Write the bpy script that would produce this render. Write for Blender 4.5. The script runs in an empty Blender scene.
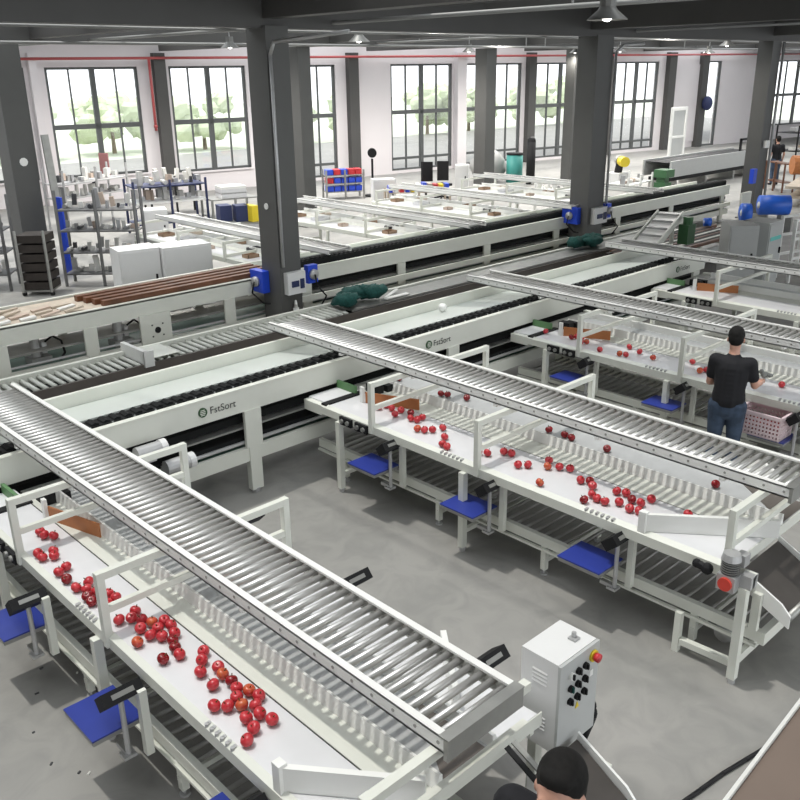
import bpy, math, random
from mathutils import Vector, Matrix
random.seed(7)
C = bpy.context.scene.collection
R = math.radians

# ------------------------------------------------------------------ camera
F, PITCH, ROLL, AZ, CAMH = 875.08, .35996, -.014623, -.756621, 4.2
cp, sp, cr, sr = math.cos(PITCH), math.sin(PITCH), math.cos(ROLL), math.sin(ROLL)
_f = Vector((0, cp, -sp)); _r = Vector((1, 0, 0)); _u = _r.cross(_f)
r2 = cr*_r + sr*_u; u2 = -sr*_r + cr*_u
G = Matrix(((math.cos(AZ), math.sin(AZ), 0), (-math.sin(AZ), math.cos(AZ), 0), (0, 0, 1)))
M = Matrix((r2, u2, -_f)) @ G          # world -> camera
cam = bpy.data.cameras.new('camera'); cam.sensor_width = 36; cam.lens = F/800*36
cam.clip_end = 400
co = bpy.data.objects.new('camera', cam); C.objects.link(co)
co.matrix_world = Matrix.Translation((0, 0, CAMH)) @ M.transposed().to_4x4()
bpy.context.scene.camera = co


def g(px, py, z):
    """world point at height z seen at photo pixel px,py"""
    d = M.transposed() @ Vector(((px-400)/F, (400-py)/F, -1))
    t = (z-CAMH)/d.z
    return Vector((t*d.x, t*d.y, z))


def isect(px, py, X=None, Y=None):
    d = M.transposed() @ Vector(((px-400)/F, (400-py)/F, -1))
    t = X/d.x if X is not None else Y/d.y
    return Vector((t*d.x, t*d.y, CAMH+t*d.z))


# ------------------------------------------------------------------ materials
MATS = {}


def mat(name, col, rough=.5, metal=0., noise=0., scale=6., bump=0., emit=0., spec=None, col2=None):
    m = bpy.data.materials.new(name); m.use_nodes = True
    nt = m.node_tree; b = nt.nodes['Principled BSDF']
    b.inputs['Base Color'].default_value = (*col, 1)
    b.inputs['Roughness'].default_value = rough; b.inputs['Metallic'].default_value = metal
    if spec is not None: b.inputs['Specular IOR Level'].default_value = spec
    if noise or bump or col2:
        tc = nt.nodes.new('ShaderNodeTexCoord'); n = nt.nodes.new('ShaderNodeTexNoise')
        n.inputs['Scale'].default_value = scale; n.inputs['Detail'].default_value = 6
        nt.links.new(tc.outputs['Object'], n.inputs['Vector'])
        rp = nt.nodes.new('ShaderNodeValToRGB')
        c2 = col2 if col2 else tuple(max(0, c*(1-noise)) for c in col)
        rp.color_ramp.elements[0].position = .35; rp.color_ramp.elements[1].position = .65
        rp.color_ramp.elements[0].color = (*c2, 1); rp.color_ramp.elements[1].color = (*col, 1)
        nt.links.new(n.outputs['Fac'], rp.inputs['Fac']); nt.links.new(rp.outputs['Color'], b.inputs['Base Color'])
        if bump:
            bp = nt.nodes.new('ShaderNodeBump'); bp.inputs['Strength'].default_value = bump
            nt.links.new(n.outputs['Fac'], bp.inputs['Height']); nt.links.new(bp.outputs['Normal'], b.inputs['Normal'])
    if emit:
        b.inputs['Emission Color'].default_value = (*col, 1); b.inputs['Emission Strength'].default_value = emit
    MATS[name] = m
    return m


CREAM = mat('cream_paint', (.73, .74, .67), .42, noise=.05, scale=3)
WHITEP = mat('white_paint', (.83, .83, .80), .38, noise=.03, scale=4)
BELTW = mat('white_belt', (.70, .70, .71), .32, noise=.04, scale=5)
PANELW = mat('pale_cover', (.60, .64, .60), .35, noise=.05, scale=2)
BELTG = mat('grey_belt', (.46, .47, .47), .5, noise=.08, scale=8)
STEEL = mat('roller_steel', (.66, .65, .63), .32, .6, noise=.08, scale=9)
SHELFM = mat('shelf_steel', (.20, .20, .20), .5, .5, noise=.2)
DSTEEL = mat('dull_steel', (.38, .38, .36), .45, .6, noise=.15, scale=7)
GALV = mat('galvanised', (.5, .5, .5), .42, .4, noise=.1)
COND = mat('conduit_grey', (.30, .30, .29), .5, .3)
BROWNST = mat('brown_stainless', (.16, .14, .125), .4, .3, noise=.15, scale=2)
BLACK = mat('black_plastic', (.012, .012, .013), .6, spec=.25)
RUBBER = mat('black_belt', (.035, .032, .03), .6, noise=.2)
CHUTEB = mat('dark_belt', (.07, .062, .056), .5, noise=.15)
CHAIN = mat('black_carrier', (.010, .011, .011), .75, spec=.25)
GREENB = mat('green_tray', (.10, .20, .15), .5)
GREENG = mat('green_guard', (.11, .24, .10), .5)
GREENM = mat('green_machine', (.05, .15, .06), .5)
ROLLB = mat('roll_blue', (.03, .15, .72), .4)
TEAL = mat('teal_net', (.012, .10, .085), .8, noise=.4, scale=30, bump=.5)
BLUE = mat('scale_blue', (.028, .048, .29), .30, noise=.08)
BLUEP = mat('blue_plastic', (.02, .07, .6), .35)
NAVY = mat('navy_plastic', (.02, .03, .10), .45)
COLM = mat('column_grey', (.088, .088, .084), .55, noise=.08, scale=2)
CEILM = mat('ceiling_grey', (.065, .063, .060), .8, noise=.1, scale=.8)
BEAMM = mat('beam_grey', (.075, .073, .070), .6, noise=.1, scale=1)
WALLM = mat('wall_white', (.74, .70, .71), .8, noise=.05, scale=.6)
FRAMEM = mat('window_frame', (.085, .09, .09), .5)
RED = mat('red_pipe', (.46, .09, .09), .4)
ORANGE = mat('orange_flap', (.46, .17, .055), .5, noise=.12, scale=9)
WOODB = mat('rust_brown', (.15, .055, .022), .5, noise=.35, scale=6)
CARD = mat('cardboard', (.34, .23, .15), .8, noise=.15, scale=8)
WOODL = mat('pale_wood', (.55, .47, .38), .7, noise=.2, scale=5)
DECK = mat('deck_brown', (.215, .165, .135), .6, noise=.1, scale=3)
CABW = mat('cabinet_white', (.74, .74, .73), .35, noise=.02)
CABG = mat('cabinet_grey', (.48, .49, .48), .4, noise=.03)
YELLOW = mat('yellow_plastic', (.75, .58, .03), .5)
REDP = mat('red_plastic', (.55, .03, .04), .4)
PINKW = mat('pink_crate', (.74, .60, .62), .45)
SKIN = mat('skin', (.60, .33, .24), .5, noise=.08, scale=20)
HAIR = mat('black_hair', (.010, .009, .008), .8, noise=.5, scale=45, bump=.7, spec=.3)
SHIRT = mat('black_shirt', (.008, .008, .011), .85, noise=.3, scale=10)
JEANS = mat('blue_jeans', (.055, .085, .14), .85, noise=.45, scale=9)
GLOVE = mat('grey_glove', (.25, .26, .24), .8, noise=.2, scale=40)
DKBROWN = mat('dark_brown', (.035, .027, .022), .7, noise=.3, scale=8)
JUNK = [mat('junk_grey', (.32, .32, .31), .6, .2), mat('junk_pale', (.66, .65, .62), .6), mat('junk_dark', (.05, .05, .055), .6),
        mat('junk_tan', (.50, .40, .33), .7), mat('junk_steel', (.45, .45, .46), .4, .6)]
LEAF = mat('overexposed_leaves', (.56, .63, .42), .8, noise=.12, scale=1.5)  # overexposed daylight put into the leaf colour as extra paleness
BARK = mat('tree_bark', (.25, .2, .15), .9)
GROUNDM = mat('outside_ground', (.62, .66, .55), .9, noise=.1)
SHADEM = mat('lamp_shade', (.20, .20, .19), .45, .4)
BULB = mat('lamp_bulb', (1, .97, .9), .5, emit=14)
LOGOB = mat('logo_black', (.02, .025, .02), .5)
LOGOG = mat('logo_green', (.03, .09, .03), .5)
APPLE = [mat('apple_red', (.58, .05, .06), .28, scale=14, col2=(.44, .02, .03)),
         mat('apple_streaked', (.52, .045, .035), .25, scale=16, col2=(.52, .13, .045)),
         mat('apple_dark', (.30, .010, .016), .25, scale=14, col2=(.16, .008, .010))]
STEMM = mat('apple_stem', (.10, .07, .02), .8)
AQUA = mat('aqua_stripe', (.12, .55, .5), .4)

# glass: clear with a faint reflection
GLASS = bpy.data.materials.new('window_glass'); GLASS.use_nodes = True
nt = GLASS.node_tree; nt.nodes.clear()
o_ = nt.nodes.new('ShaderNodeOutputMaterial'); tr = nt.nodes.new('ShaderNodeBsdfTransparent'); gl = nt.nodes.new('ShaderNodeBsdfGlossy')
gl.inputs['Roughness'].default_value = .05; mx = nt.nodes.new('ShaderNodeMixShader'); mx.inputs[0].default_value = .06
nt.links.new(tr.outputs[0], mx.inputs[1]); nt.links.new(gl.outputs[0], mx.inputs[2]); nt.links.new(mx.outputs[0], o_.inputs[0])

# floor: concrete with blotches and scuffs
FLOORM = bpy.data.materials.new('concrete_floor'); FLOORM.use_nodes = True
nt = FLOORM.node_tree; b = nt.nodes['Principled BSDF']; b.inputs['Roughness'].default_value = .55
tc = nt.nodes.new('ShaderNodeTexCoord')
n1 = nt.nodes.new('ShaderNodeTexNoise'); n1.inputs['Scale'].default_value = .55; n1.inputs['Detail'].default_value = 8
n2 = nt.nodes.new('ShaderNodeTexNoise'); n2.inputs['Scale'].default_value = 3.2; n2.inputs['Detail'].default_value = 10; n2.inputs['Distortion'].default_value = 1.2
for n in (n1, n2): nt.links.new(tc.outputs['Object'], n.inputs['Vector'])
rp = nt.nodes.new('ShaderNodeValToRGB'); e = rp.color_ramp.elements
e[0].position = .30; e[0].color = (.265, .262, .246, 1); e[1].position = .70; e[1].color = (.312, .304, .288, 1)
rp2 = nt.nodes.new('ShaderNodeValToRGB'); e = rp2.color_ramp.elements
e[0].position = .32; e[0].color = (.84, .84, .84, 1); e[1].position = .60; e[1].color = (1.06, 1.05, 1.04, 1)
mm = nt.nodes.new('ShaderNodeMixRGB'); mm.blend_type = 'MULTIPLY'; mm.inputs[0].default_value = .8
nt.links.new(n1.outputs['Fac'], rp.inputs['Fac']); nt.links.new(n2.outputs['Fac'], rp2.inputs['Fac'])
nt.links.new(rp.outputs[0], mm.inputs[1]); nt.links.new(rp2.outputs[0], mm.inputs[2]); nt.links.new(mm.outputs[0], b.inputs['Base Color'])


# ------------------------------------------------------------------ mesh building
class MB:
    def __init__(s): s.v = []; s.f = []

    def add(s, vs, fs):
        n = len(s.v); s.v += [tuple(p) for p in vs]; s.f += [tuple(i+n for i in q) for q in fs]; return s

    def box(s, x0, x1, y0, y1, z0, z1):
        x0, x1 = sorted((x0, x1)); y0, y1 = sorted((y0, y1)); z0, z1 = sorted((z0, z1))
        return s.add([(x0, y0, z0), (x1, y0, z0), (x1, y1, z0), (x0, y1, z0), (x0, y0, z1), (x1, y0, z1), (x1, y1, z1), (x0, y1, z1)],
                     [(0, 3, 2, 1), (4, 5, 6, 7), (0, 1, 5, 4), (1, 2, 6, 5), (2, 3, 7, 6), (3, 0, 4, 7)])

    def bar(s, p, q, w, h=None, up=(0, 0, 1)):
        p = Vector(p); q = Vector(q); h = h or w
        d = (q-p).normalized(); up = Vector(up)
        if abs(d.dot(up)) > .98: up = Vector((0, 1, 0))
        a = d.cross(up).normalized()*w/2; c = a.cross(d).normalized()*h/2
        vs = [p-a-c, p+a-c, p+a+c, p-a+c, q-a-c, q+a-c, q+a+c, q-a+c]
        return s.add(vs, [(0, 1, 2, 3), (7, 6, 5, 4), (0, 4, 5, 1), (1, 5, 6, 2), (2, 6, 7, 3), (3, 7, 4, 0)])

    def cyl(s, p, q, r, n=10, r2=None):
        p = Vector(p); q = Vector(q); r2 = r if r2 is None else r2
        d = (q-p).normalized(); up = Vector((0, 0, 1)) if abs(d.z) < .9 else Vector((1, 0, 0))
        a = d.cross(up).normalized(); c = a.cross(d)
        vs = []
        for k in range(n):
            t = 2*math.pi*k/n; e = a*math.cos(t)+c*math.sin(t)
            vs += [p+e*r, q+e*r2]
        fs = [(2*k, 2*k+1, (2*k+3) % (2*n), (2*k+2) % (2*n)) for k in range(n)]
        fs += [tuple(2*k for k in range(n)), tuple(2*k+1 for k in reversed(range(n)))]
        return s.add(vs, fs)

    def tube(s, pts, r, n=8):
        for a, b_ in zip(pts, pts[1:]): s.cyl(a, b_, r, n)
        return s

    def sph(s, c, r, nu=12, nv=8, sc=(1, 1, 1), fn=None):
        c = Vector(c); vs = []; fs = []
        vs.append((0, 0, -1))
        for j in range(1, nv):
            for i in range(nu):
                a = 2*math.pi*i/nu; t = -math.pi/2+math.pi*j/nv
                vs.append((math.cos(t)*math.cos(a), math.cos(t)*math.sin(a), math.sin(t)))
        vs.append((0, 0, 1)); top = len(vs)-1
        for i in range(nu):
            fs.append((0, 1+(i+1) % nu, 1+i)); fs.append((top, 1+(nv-2)*nu+i, 1+(nv-2)*nu+(i+1) % nu))
            for j in range(nv-2):
                a = 1+j*nu+i; b2 = 1+j*nu+(i+1) % nu
                fs.append((a, b2, b2+nu, a+nu))
        out = []
        for p in vs:
            p = Vector(p)
            if fn: p = Vector(fn(p))
            out.append(c+Vector((p.x*r*sc[0], p.y*r*sc[1], p.z*r*sc[2])))
        return s.add(out, fs)

    def prism(s, poly, axis, a0, a1):
        """poly: 2D points; axis 'x','y','z' is the extrusion axis"""
        def P(u, v, w):
            return {'x': (w, u, v), 'y': (u, w, v), 'z': (u, v, w)}[axis]
        n = len(poly); vs = [P(u, v, a0) for u, v in poly]+[P(u, v, a1) for u, v in poly]
        fs = [tuple(range(n-1, -1, -1)), tuple(range(n, 2*n))]+[(i, (i+1) % n, (i+1) % n+n, i+n) for i in range(n)]
        return s.add(vs, fs)

    def mesh(s, name, off=(0, 0, 0), smooth=False):
        me = bpy.data.meshes.new(name); o = Vector(off)
        me.from_pydata([tuple(Vector(p)-o) for p in s.v], [], s.f)
        me.validate()
        import bmesh
        bm = bmesh.new(); bm.from_mesh(me); bmesh.ops.recalc_face_normals(bm, faces=bm.faces); bm.to_mesh(me); bm.free()
        if smooth:
            for p in me.polygons: p.use_smooth = True
        me.update()
        return me


ORG = {}


def link(name, me, m, parent=None, loc=(0, 0, 0)):
    o = bpy.data.objects.new(name, me); C.objects.link(o)
    if m is not None and not me.materials: me.materials.append(m)
    if parent: o.parent = parent; ORG[o.name] = ORG[parent.name]
    else: ORG[o.name] = Vector((0, 0, 0))
    o.location = loc
    return o


def part(root, name, mb, m, smooth=False, label=None):
    o = link(name, mb.mesh(name, ORG[root.name], smooth), m, root)
    if label: o['label'] = label
    return o


def tag(o, label, cat, group=None, kind=None):
    o['label'] = label; o['category'] = cat
    if group: o['group'] = group
    if kind: o['kind'] = kind
    return o


def thing(name, label, cat, loc=(0, 0, 0), group=None):
    o = bpy.data.objects.new(name, None); C.objects.link(o); o.location = loc; o.empty_display_size = .1
    ORG[o.name] = Vector(loc)
    return tag(o, label, cat, group)


def single(name, mb, m, label, cat, group=None, smooth=False, org=None):
    """a thing that is one mesh, its origin at its base"""
    xs = [p[0] for p in mb.v]; ys = [p[1] for p in mb.v]; zs = [p[2] for p in mb.v]
    c = Vector(((min(xs)+max(xs))/2, (min(ys)+max(ys))/2, min(zs))) if org is None else Vector(org)
    o = link(name, mb.mesh(name, c, smooth), m); o.location = c; ORG[o.name] = c
    return tag(o, label, cat, group)


def struct(name, mb, m, smooth=False):
    o = link(name, mb.mesh(name, (0, 0, 0), smooth), m); o['kind'] = 'structure'; return o


def spart(root, name, mb, m):
    return link(name, mb.mesh(name), m, root)


def copy_tree(o, parent=None):
    c = o.copy(); C.objects.link(c); c.parent = parent
    ORG[c.name] = ORG.get(o.name, Vector((0, 0, 0)))
    for ch in list(o.children): copy_tree(ch, c)
    return c


def text_mb(txt, size, depth=.002):
    cu = bpy.data.curves.new('t', 'FONT'); cu.body = txt; cu.size = size; cu.extrude = depth
    o = bpy.data.objects.new('t', cu); C.objects.link(o)
    dg = bpy.context.evaluated_depsgraph_get(); me = bpy.data.meshes.new_from_object(o.evaluated_get(dg))
    mb = MB(); mb.v = [tuple(v.co) for v in me.vertices]; mb.f = [tuple(p.vertices) for p in me.polygons]
    bpy.data.objects.remove(o); bpy.data.meshes.remove(me)
    return mb


# ------------------------------------------------------------------ setting
WC, WS, WX = 30.5, .152, 14.0
def wy(x): return WC-WS*(x-WX)


fl = MB().box(-8, 75, -6, 45, -.15, 0); struct('floor', fl, FLOORM)
wd = Vector((1, -WS, 0)).normalized(); wn = Vector((WS, 1, 0)).normalized()   # along wall / outward


def wbar(mb, x0, x1, z0, z1, d0, d1):
    """box in wall space between world-x x0..x1 (points on wall line), depth d0..d1 along outward normal"""
    a = Vector((x0, wy(x0), 0)); b_ = Vector((x1, wy(x1), 0))
    vs = []
    for z in (z0, z1):
        for p, d in ((a, d0), (b_, d0), (b_, d1), (a, d1)): vs.append((p.x+wn.x*d, p.y+wn.y*d, z))
    return mb.add(vs, [(0, 3, 2, 1), (4, 5, 6, 7), (0, 1, 5, 4), (1, 2, 6, 5), (2, 3, 7, 6), (3, 0, 4, 7)])


# windows: x range, sill, mid bar, has low bar
WIN = [(9.0, 12.25, .85, None), (12.9, 16.02, .85, None), (17.15, 20.12, .75, None), (20.9, 24.02, .12, .62), (26.70, 29.95, .12, .62),
       (30.68, 34.0, .12, .62), (34.9, 38.2, .12, .56), (40.3, 43.5, .15, .56), (47.6, 48.7, .0, None), (53.8, 58.5, .8, None)]
wall = MB(); xprev = 4.0
for x0, x1, s, lb in WIN:
    wbar(wall, xprev, x0, 0, 4.46, 0, .3)
    if s > 0: wbar(wall, x0, x1, 0, s, 0, .3)
    xprev = x1
wbar(wall, xprev, 66, 0, 4.46, 0, .3); wbar(wall, 4.0, 66, 4.46, 5.9, 0, .3)
struct('wall_back', wall, WALLM)
for i, (x0, x1, s, lb) in enumerate(WIN):
    fr = MB(); t = .05
    for a, b_ in ((x0, x0+.09), (x1-.09, x1)): wbar(fr, a, b_, s, 4.46, .04, .16)
    wbar(fr, x0, x1, 4.38, 4.46, .04, .16); wbar(fr, x0, x1, s, s+.08, .04, .16)
    if x1-x0 > 2:
        wbar(fr, x0, x1, 2.45, 2.61, .03, .16)
        xm = (x0+x1)/2; wbar(fr, xm-.085, xm+.085, s, 4.46, .03, .16)
        for q in (.25, .75): xq = x0+(x1-x0)*q; wbar(fr, xq-.022, xq+.022, s, 4.46, .05, .15)
        if lb: wbar(fr, x0, x1, lb-.05, lb+.05, .04, .16)
    w = struct('window_%d' % (i+1), fr, FRAMEM)
    gp = MB(); wbar(gp, x0+.02, x1-.02, s+.02, 4.44, .09, .10)
    p = spart(w, 'pane', gp, GLASS)
    if s > .3:
        sl = MB(); wbar(sl, x0-.05, x1+.05, s-.06, s, -.08, .1); spart(w, 'sill', sl, WALLM)
# dark and pale pilasters standing against the wall
k = 1
for x, w_, m_ in ((16.75, .42, BEAMM), (24.75, .45, BEAMM), (34.45, .42, BEAMM), (39.6, .5, BEAMM), (44.3, .55, BEAMM), (47.0, .5, BEAMM), (52.6, .35, BEAMM), (12.5, .25, WALLM), (30.3, .5, WALLM)):
    p = MB(); wbar(p, x-w_/2, x+w_/2, 0, 4.9, -.28, .0); struct('trim_%d' % k, p, m_); k += 1
# left side wall far behind the shelves and side walls beyond the frame
struct('wall_left', MB().box(-8.3, -8, -6, 45, 0, 5.9), WALLM)

# ceiling slab and beams (openings added over near bays and between beams to let daylight in)
def half(p): return .6865*p[0]+.727*p[1]
cl_ = MB()
SKY = [(12.2, 14.3), (14.9, 17.1), (17.7, 19.9), (20.7, 22.9), (23.5, 25.7), (26.3, 29.0)]
prev = 9.6
for a, b_ in SKY: cl_.box(-8, 75, prev, a, 5.75, 5.9); prev = b_
cl_.box(-8, 75, prev, 32.5, 5.75, 5.9); cl_.box(12.2, 75, -6, 9.6, 5.75, 5.9); cl_.box(-8, -1.2, -6, 9.6, 5.75, 5.9); cl_.box(-1.2, 12.2, -6, .9, 5.75, 5.9)
for a, b_ in SKY:
    for x in (-8, 50): cl_.box(x, x+(6 if x < 0 else 25), a, b_, 5.75, 5.9)
struct('ceiling', cl_, CEILM)
lv_ = MB()
for q in range(13):
    x = -1.25+q*1.1; lv_.prism([(x, 5.95), (x+.03, 5.95), (x+.147, 5.05), (x+.117, 5.05)], 'y', .9, 9.6)
struct('trim_90', lv_, CEILM)          # unseen deep louvres, added to cut the sky light on the near bays
for (a, b_, w_, z0, z1) in (
        ((-4, 11.75), (60, 11.75), .34, 4.82, 5.75), ((-4, 20.3), (60, 20.3), .34, 4.9, 5.75),
        ((8.4, 1.0), (8.4, 30.5), .3, 4.95, 5.75), ((16.7, -3.0), (16.7, 29.5), .3, 4.95, 5.75), ((25.2, -1), (25.2, 28.2), .3, 4.95, 5.75),
        ((33.7, -3), (33.7, 27), .3, 4.95, 5.75), ((42, -3), (42, 26), .3, 4.95, 5.75)):
    struct('trim_%d' % k, MB().bar((*a, (z0+z1)/2), (*b_, (z0+z1)/2), w_, z1-z0), BEAMM); k += 1
for y in (14.6, 17.4, 23.2, 26.0):
    struct('trim_%d' % k, MB().bar((2, y, 5.42), (58, y, 5.42), .2, .66), BEAMM); k += 1
for x in (12.4, 20.9, 29.5):
    struct('trim_%d' % k, MB().bar((x, 10 if x < 13 else -3, 5.55), (x, 27.5, 5.55), .18, .4), BEAMM); k += 1

# pipes
pp = MB(); pp.cyl((10, wy(10)-.35, 4.72), (60, wy(60)-.35, 4.8), .045, 8)
single('wall_pipe', pp, RED, 'long red pipe running along the top of the window wall', 'pipe', smooth=True)
pp = MB(); pp.cyl((16.3, wy(16.3)-.34, 2.3), (16.3, wy(16.3)-.34, 4.7), .05, 8); pp.cyl((16.3, wy(16.3)-.34, 2.4), (16.3, wy(16.3)-.34, 2.5), .07, 8)
single('riser_pipe', pp, RED, 'red vertical riser pipe between the two large left windows', 'pipe', smooth=True)
def pipe(a, b_, r, label, hang=()):
    t = thing('ceiling_conduit', label, 'pipe', a)
    part(t, 'tube', MB().cyl(a, b_, r*.62, 8), COND, True)
    for q in hang:
        p = Vector(a).lerp(Vector(b_), q); part(t, 'hanger', MB().cyl(p, (p.x, p.y, 5.75), .018, 6), COND)
pipe((9.6, 2.0, 4.9), (9.6, 27, 4.95), .05, 'pale conduit under the ceiling crossing above the right edge of the near column', (.2, .5))
pipe((6.3, 12.2, 5.15), (6.3, 28, 5.15), .06, 'pale conduit under the ceiling above the big left windows', (.15, .45))
pipe((4, 12.9, 4.85), (40, 12.9, 4.85), .035, 'thin conduit along the ceiling just behind the near row of columns', (.12, .14, .3, .32, .45, .47))
pipe((4, 18.6, 4.82), (52, 18.6, 4.85), .05, 'conduit along the ceiling in front of the far row of columns', (.2, .4, .42, .6, .62))
pipe((18.3, 7, 4.95), (18.3, 26, 4.95), .045, 'conduit under the ceiling to the right of the centre column', (.3, .6))

# outside: pale ground, trees
struct('ground', MB().box(-30, 120, 33, 120, -.4, -.2), GROUNDM)
def tree(x, y, h, r, label):
    t = thing('tree', label, 'tree', (x, y, -.2), 'trees outside the windows')
    part(t, 'trunk', MB().cyl((x, y, -.2), (x, y, h*.5), .14, 7, .08), BARK)
    cr_ = MB()
    for q in range(26):
        a = random.random()*6.28; rr = r*math.sqrt(random.random()); z = h*(.3+.62*random.random())
        def jag(p): return p*(1+.22*random.uniform(-1, 1))
        cr_.sph((x+rr*math.cos(a), y+rr*math.sin(a), z), r*random.uniform(.24, .42), 9, 6, (1, 1, .8), jag)
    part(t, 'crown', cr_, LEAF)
for q, (x, y, h, r) in enumerate(((13.5, 48, 3.0, 1.9), (19, 50, 2.7, 1.9), (25, 51, 3.0, 2.0), (30, 49, 2.8, 1.9), (35.5, 48, 3.4, 1.9), (41, 47, 3.0, 1.9),
                                  (46.5, 46, 3.2, 1.9), (52, 47, 2.8, 1.9), (58, 46, 3.0, 1.9), (65, 46, 3.6, 2.2))):
    tree(x, y, h, r, 'overexposed green tree outside the %s' % ['far left window', 'big window left of the near column', 'window just right of the near column', 'window behind the blue and red bins',
         'narrow window beside the far pale column', 'window between the far pale column and the centre column', 'window left of the centre column', 'window right of the centre column', 'tall narrow opening at the far right', 'window at the far right edge'][q])

# ------------------------------------------------------------------ columns
def column(x, y, wx, ly, label, z1=4.85, lit=True):
    t = thing('steel_column', label, 'column', (x+wx/2, y+ly/2, 0))
    part(t, 'shaft', MB().box(x, x+wx, y, y+ly, 0, z1), COLM)
    part(t, 'base_plate', MB().box(x-.06, x+wx+.06, y-.06, y+ly+.06, 0, .03), COLM)
    return t
c1 = column(8.0, 11.5, .42, .50, 'dark grey steel column nearest the camera, rising behind the second roller conveyor')
part(c1, 'conduit', MB().tube([(8.04, 11.46, 1.25), (8.04, 11.46, 4.45), (8.0, 11.3, 4.62), (8.0, 9.6, 4.7)], .028, 8), GALV, True, 'pale conduit pipe up the corner')
part(c1, 'reflector', MB().cyl((7.98, 11.75, 2.2), (7.995, 11.75, 2.2), .05, 10), WHITEP)
c3 = column(16.80, 11.55, .60, .50, 'dark grey steel column at the centre right, above the teal net bundle')
part(c3, 'conduit', MB().tube([(17.44, 11.5, .9), (17.44, 11.5, 4.5), (17.55, 11.4, 4.65), (18.2, 11.3, 4.68)], .03, 8), GALV, True, 'pale conduit pipe up the edge')
c4 = column(25.15, 11.6, .50, .42, 'dark grey steel column at the right, behind the blue roll')
part(c4, 'conduit', MB().tube([(25.70, 11.55, .5), (25.70, 11.55, 4.8)], .04, 8), GALV, True, 'pale conduit pipe up the edge')
part(c4, 'socket_box', MB().box(25.3, 25.5, 11.5, 11.6, 2.0, 2.2), WHITEP)
column(15.55, 20.3, .42, .45, 'dark grey steel column just right of the nearest column')
c5 = column(7.35, 19.9, .55, .6, 'dark grey steel column at the far left edge, behind the stack of dark trays')
part(c5, 'reflector', MB().cyl((7.62, 19.88, 2.45), (7.62, 19.9, 2.45), .09, 10), WHITEP)
column(23.3, 20.3, .5, .5, 'grey steel column left of the far window with the teal drum')
column(28.6, 20.6, .42, .42, 'slim grey steel column between the far windows left of the centre column')

# ------------------------------------------------------------------ lamps
def lamp(px, py, Y, label, w=.44, at=None, watt=260):
    d = M.transposed() @ Vector(((px-400)/F, (400-py)/F, -1)); t_ = Y/d.y
    p = Vector(at) if at else Vector((t_*d.x, Y, CAMH+t_*d.z))
    t = thing('high_bay_lamp', label, 'lamp', p, 'high bay lamps')
    sh = MB(); prof = [(.5, 0), (.48, .03), (.25, .22), (.2, .3)]; n = 16
    vs = []; fs = []
    for r_, z in prof:
        for q in range(n): a = 2*math.pi*q/n; vs.append((p.x+w*r_*math.cos(a), p.y+w*r_*math.sin(a), p.z+w*z))
    for j in range(len(prof)-1):
        for q in range(n): fs.append((j*n+q, j*n+(q+1) % n, (j+1)*n+(q+1) % n, (j+1)*n+q))
    sh.add(vs, fs); part(t, 'shade', sh, SHADEM, True)
    part(t, 'socket', MB().cyl((p.x, p.y, p.z+w*.28), (p.x, p.y, p.z+w*.55), w*.2, 10), SHADEM)
    part(t, 'bulb', MB().sph((p.x, p.y, p.z+w*.12), w*.16, 10, 7), BULB, True)
    part(t, 'hanger', MB().cyl((p.x, p.y, p.z+w*.5), (p.x, p.y, 5.75), .012, 6), GALV)
    li = bpy.data.lights.new('lamp_light', 'SPOT'); li.spot_size = R(168); li.spot_blend = .6; li.energy = watt; li.shadow_soft_size = .12; li.color = (1, .96, .9)
    lo = bpy.data.objects.new('lamp_light', li); C.objects.link(lo); lo.parent = t; lo.location = (0, 0, -.08)
lamp(607, 20, 5.9, 'large grey high bay lamp hanging near the top edge, left of the upper right corner', .44, None, 40)
lamp(359, 42, 13.5, 'lit high bay lamp just right of the two near columns', .42)
lamp(469, 52, 19.5, 'lit high bay lamp in front of the slim far columns', .42)
lamp(230, 48, 17.5, 'lit high bay lamp just left of the nearest column', .42)
lamp(727, 46, 12.2, 'small high bay lamp left of the right hand column', .42, None, 60)
lamp(575, 53, 20.5, 'lit high bay lamp just left of the centre column', .42)
lamp(620, 52, 19.0, 'lit high bay lamp just right of the centre column', .42)
lamp(709, 53, 16.5, 'lit high bay lamp low over the far white panels', .42)

for x in (12.4, 20.9, 29.5, 38):  # unseen fill lamps, added to brighten the far half and back wall
    for y in (13.2, 18.9, 24.6): lamp(0, 0, 1, 'added fill lamp hanging unseen high up between the deep ceiling beams', .42, (x+1.0, y-.09*(x-12), 5.15), 2400 if y > 24 else 260 if x < 13 else 480)

# ------------------------------------------------------------------ light
world = bpy.data.worlds.new('world'); bpy.context.scene.world = world; world.use_nodes = True
wn_ = world.node_tree; bg = wn_.nodes['Background']; bg.inputs[0].default_value = (.93, .97, 1, 1); bg.inputs[1].default_value = 4.2
su = bpy.data.lights.new('sun', 'SUN'); su.energy = 3.4; su.angle = R(1.6); su.color = (1, .97, .91)
so = bpy.data.objects.new('sun', su); C.objects.link(so); so.location = (0, 0, 20)
so.rotation_euler = Vector((.13, -.21, -1)).to_track_quat('-Z', 'Y').to_euler()

# ------------------------------------------------------------------ branch machines
def roller_mesh(x0, x1, r, n=10, m=None):
    mb = MB().cyl((x0, 0, 0), (x1, 0, 0), r, n); mb.cyl((x0-.012, 0, 0), (x1+.012, 0, 0), r*.35, 6)
    me = mb.mesh('roller', (0, 0, 0), False); me.materials.append(m or STEEL)
    for p in me.polygons: p.use_smooth = len(p.vertices) == 4
    return me


def rollers(t, me, cx, ys, z):
    o0 = ORG[t.name]
    for y in ys:
        r_ = bpy.data.objects.new('roller', me); C.objects.link(r_); r_.parent = t
        r_.location = Vector((cx, y, z))-o0; r_.rotation_euler = (random.random()*6, 0, 0)


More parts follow.
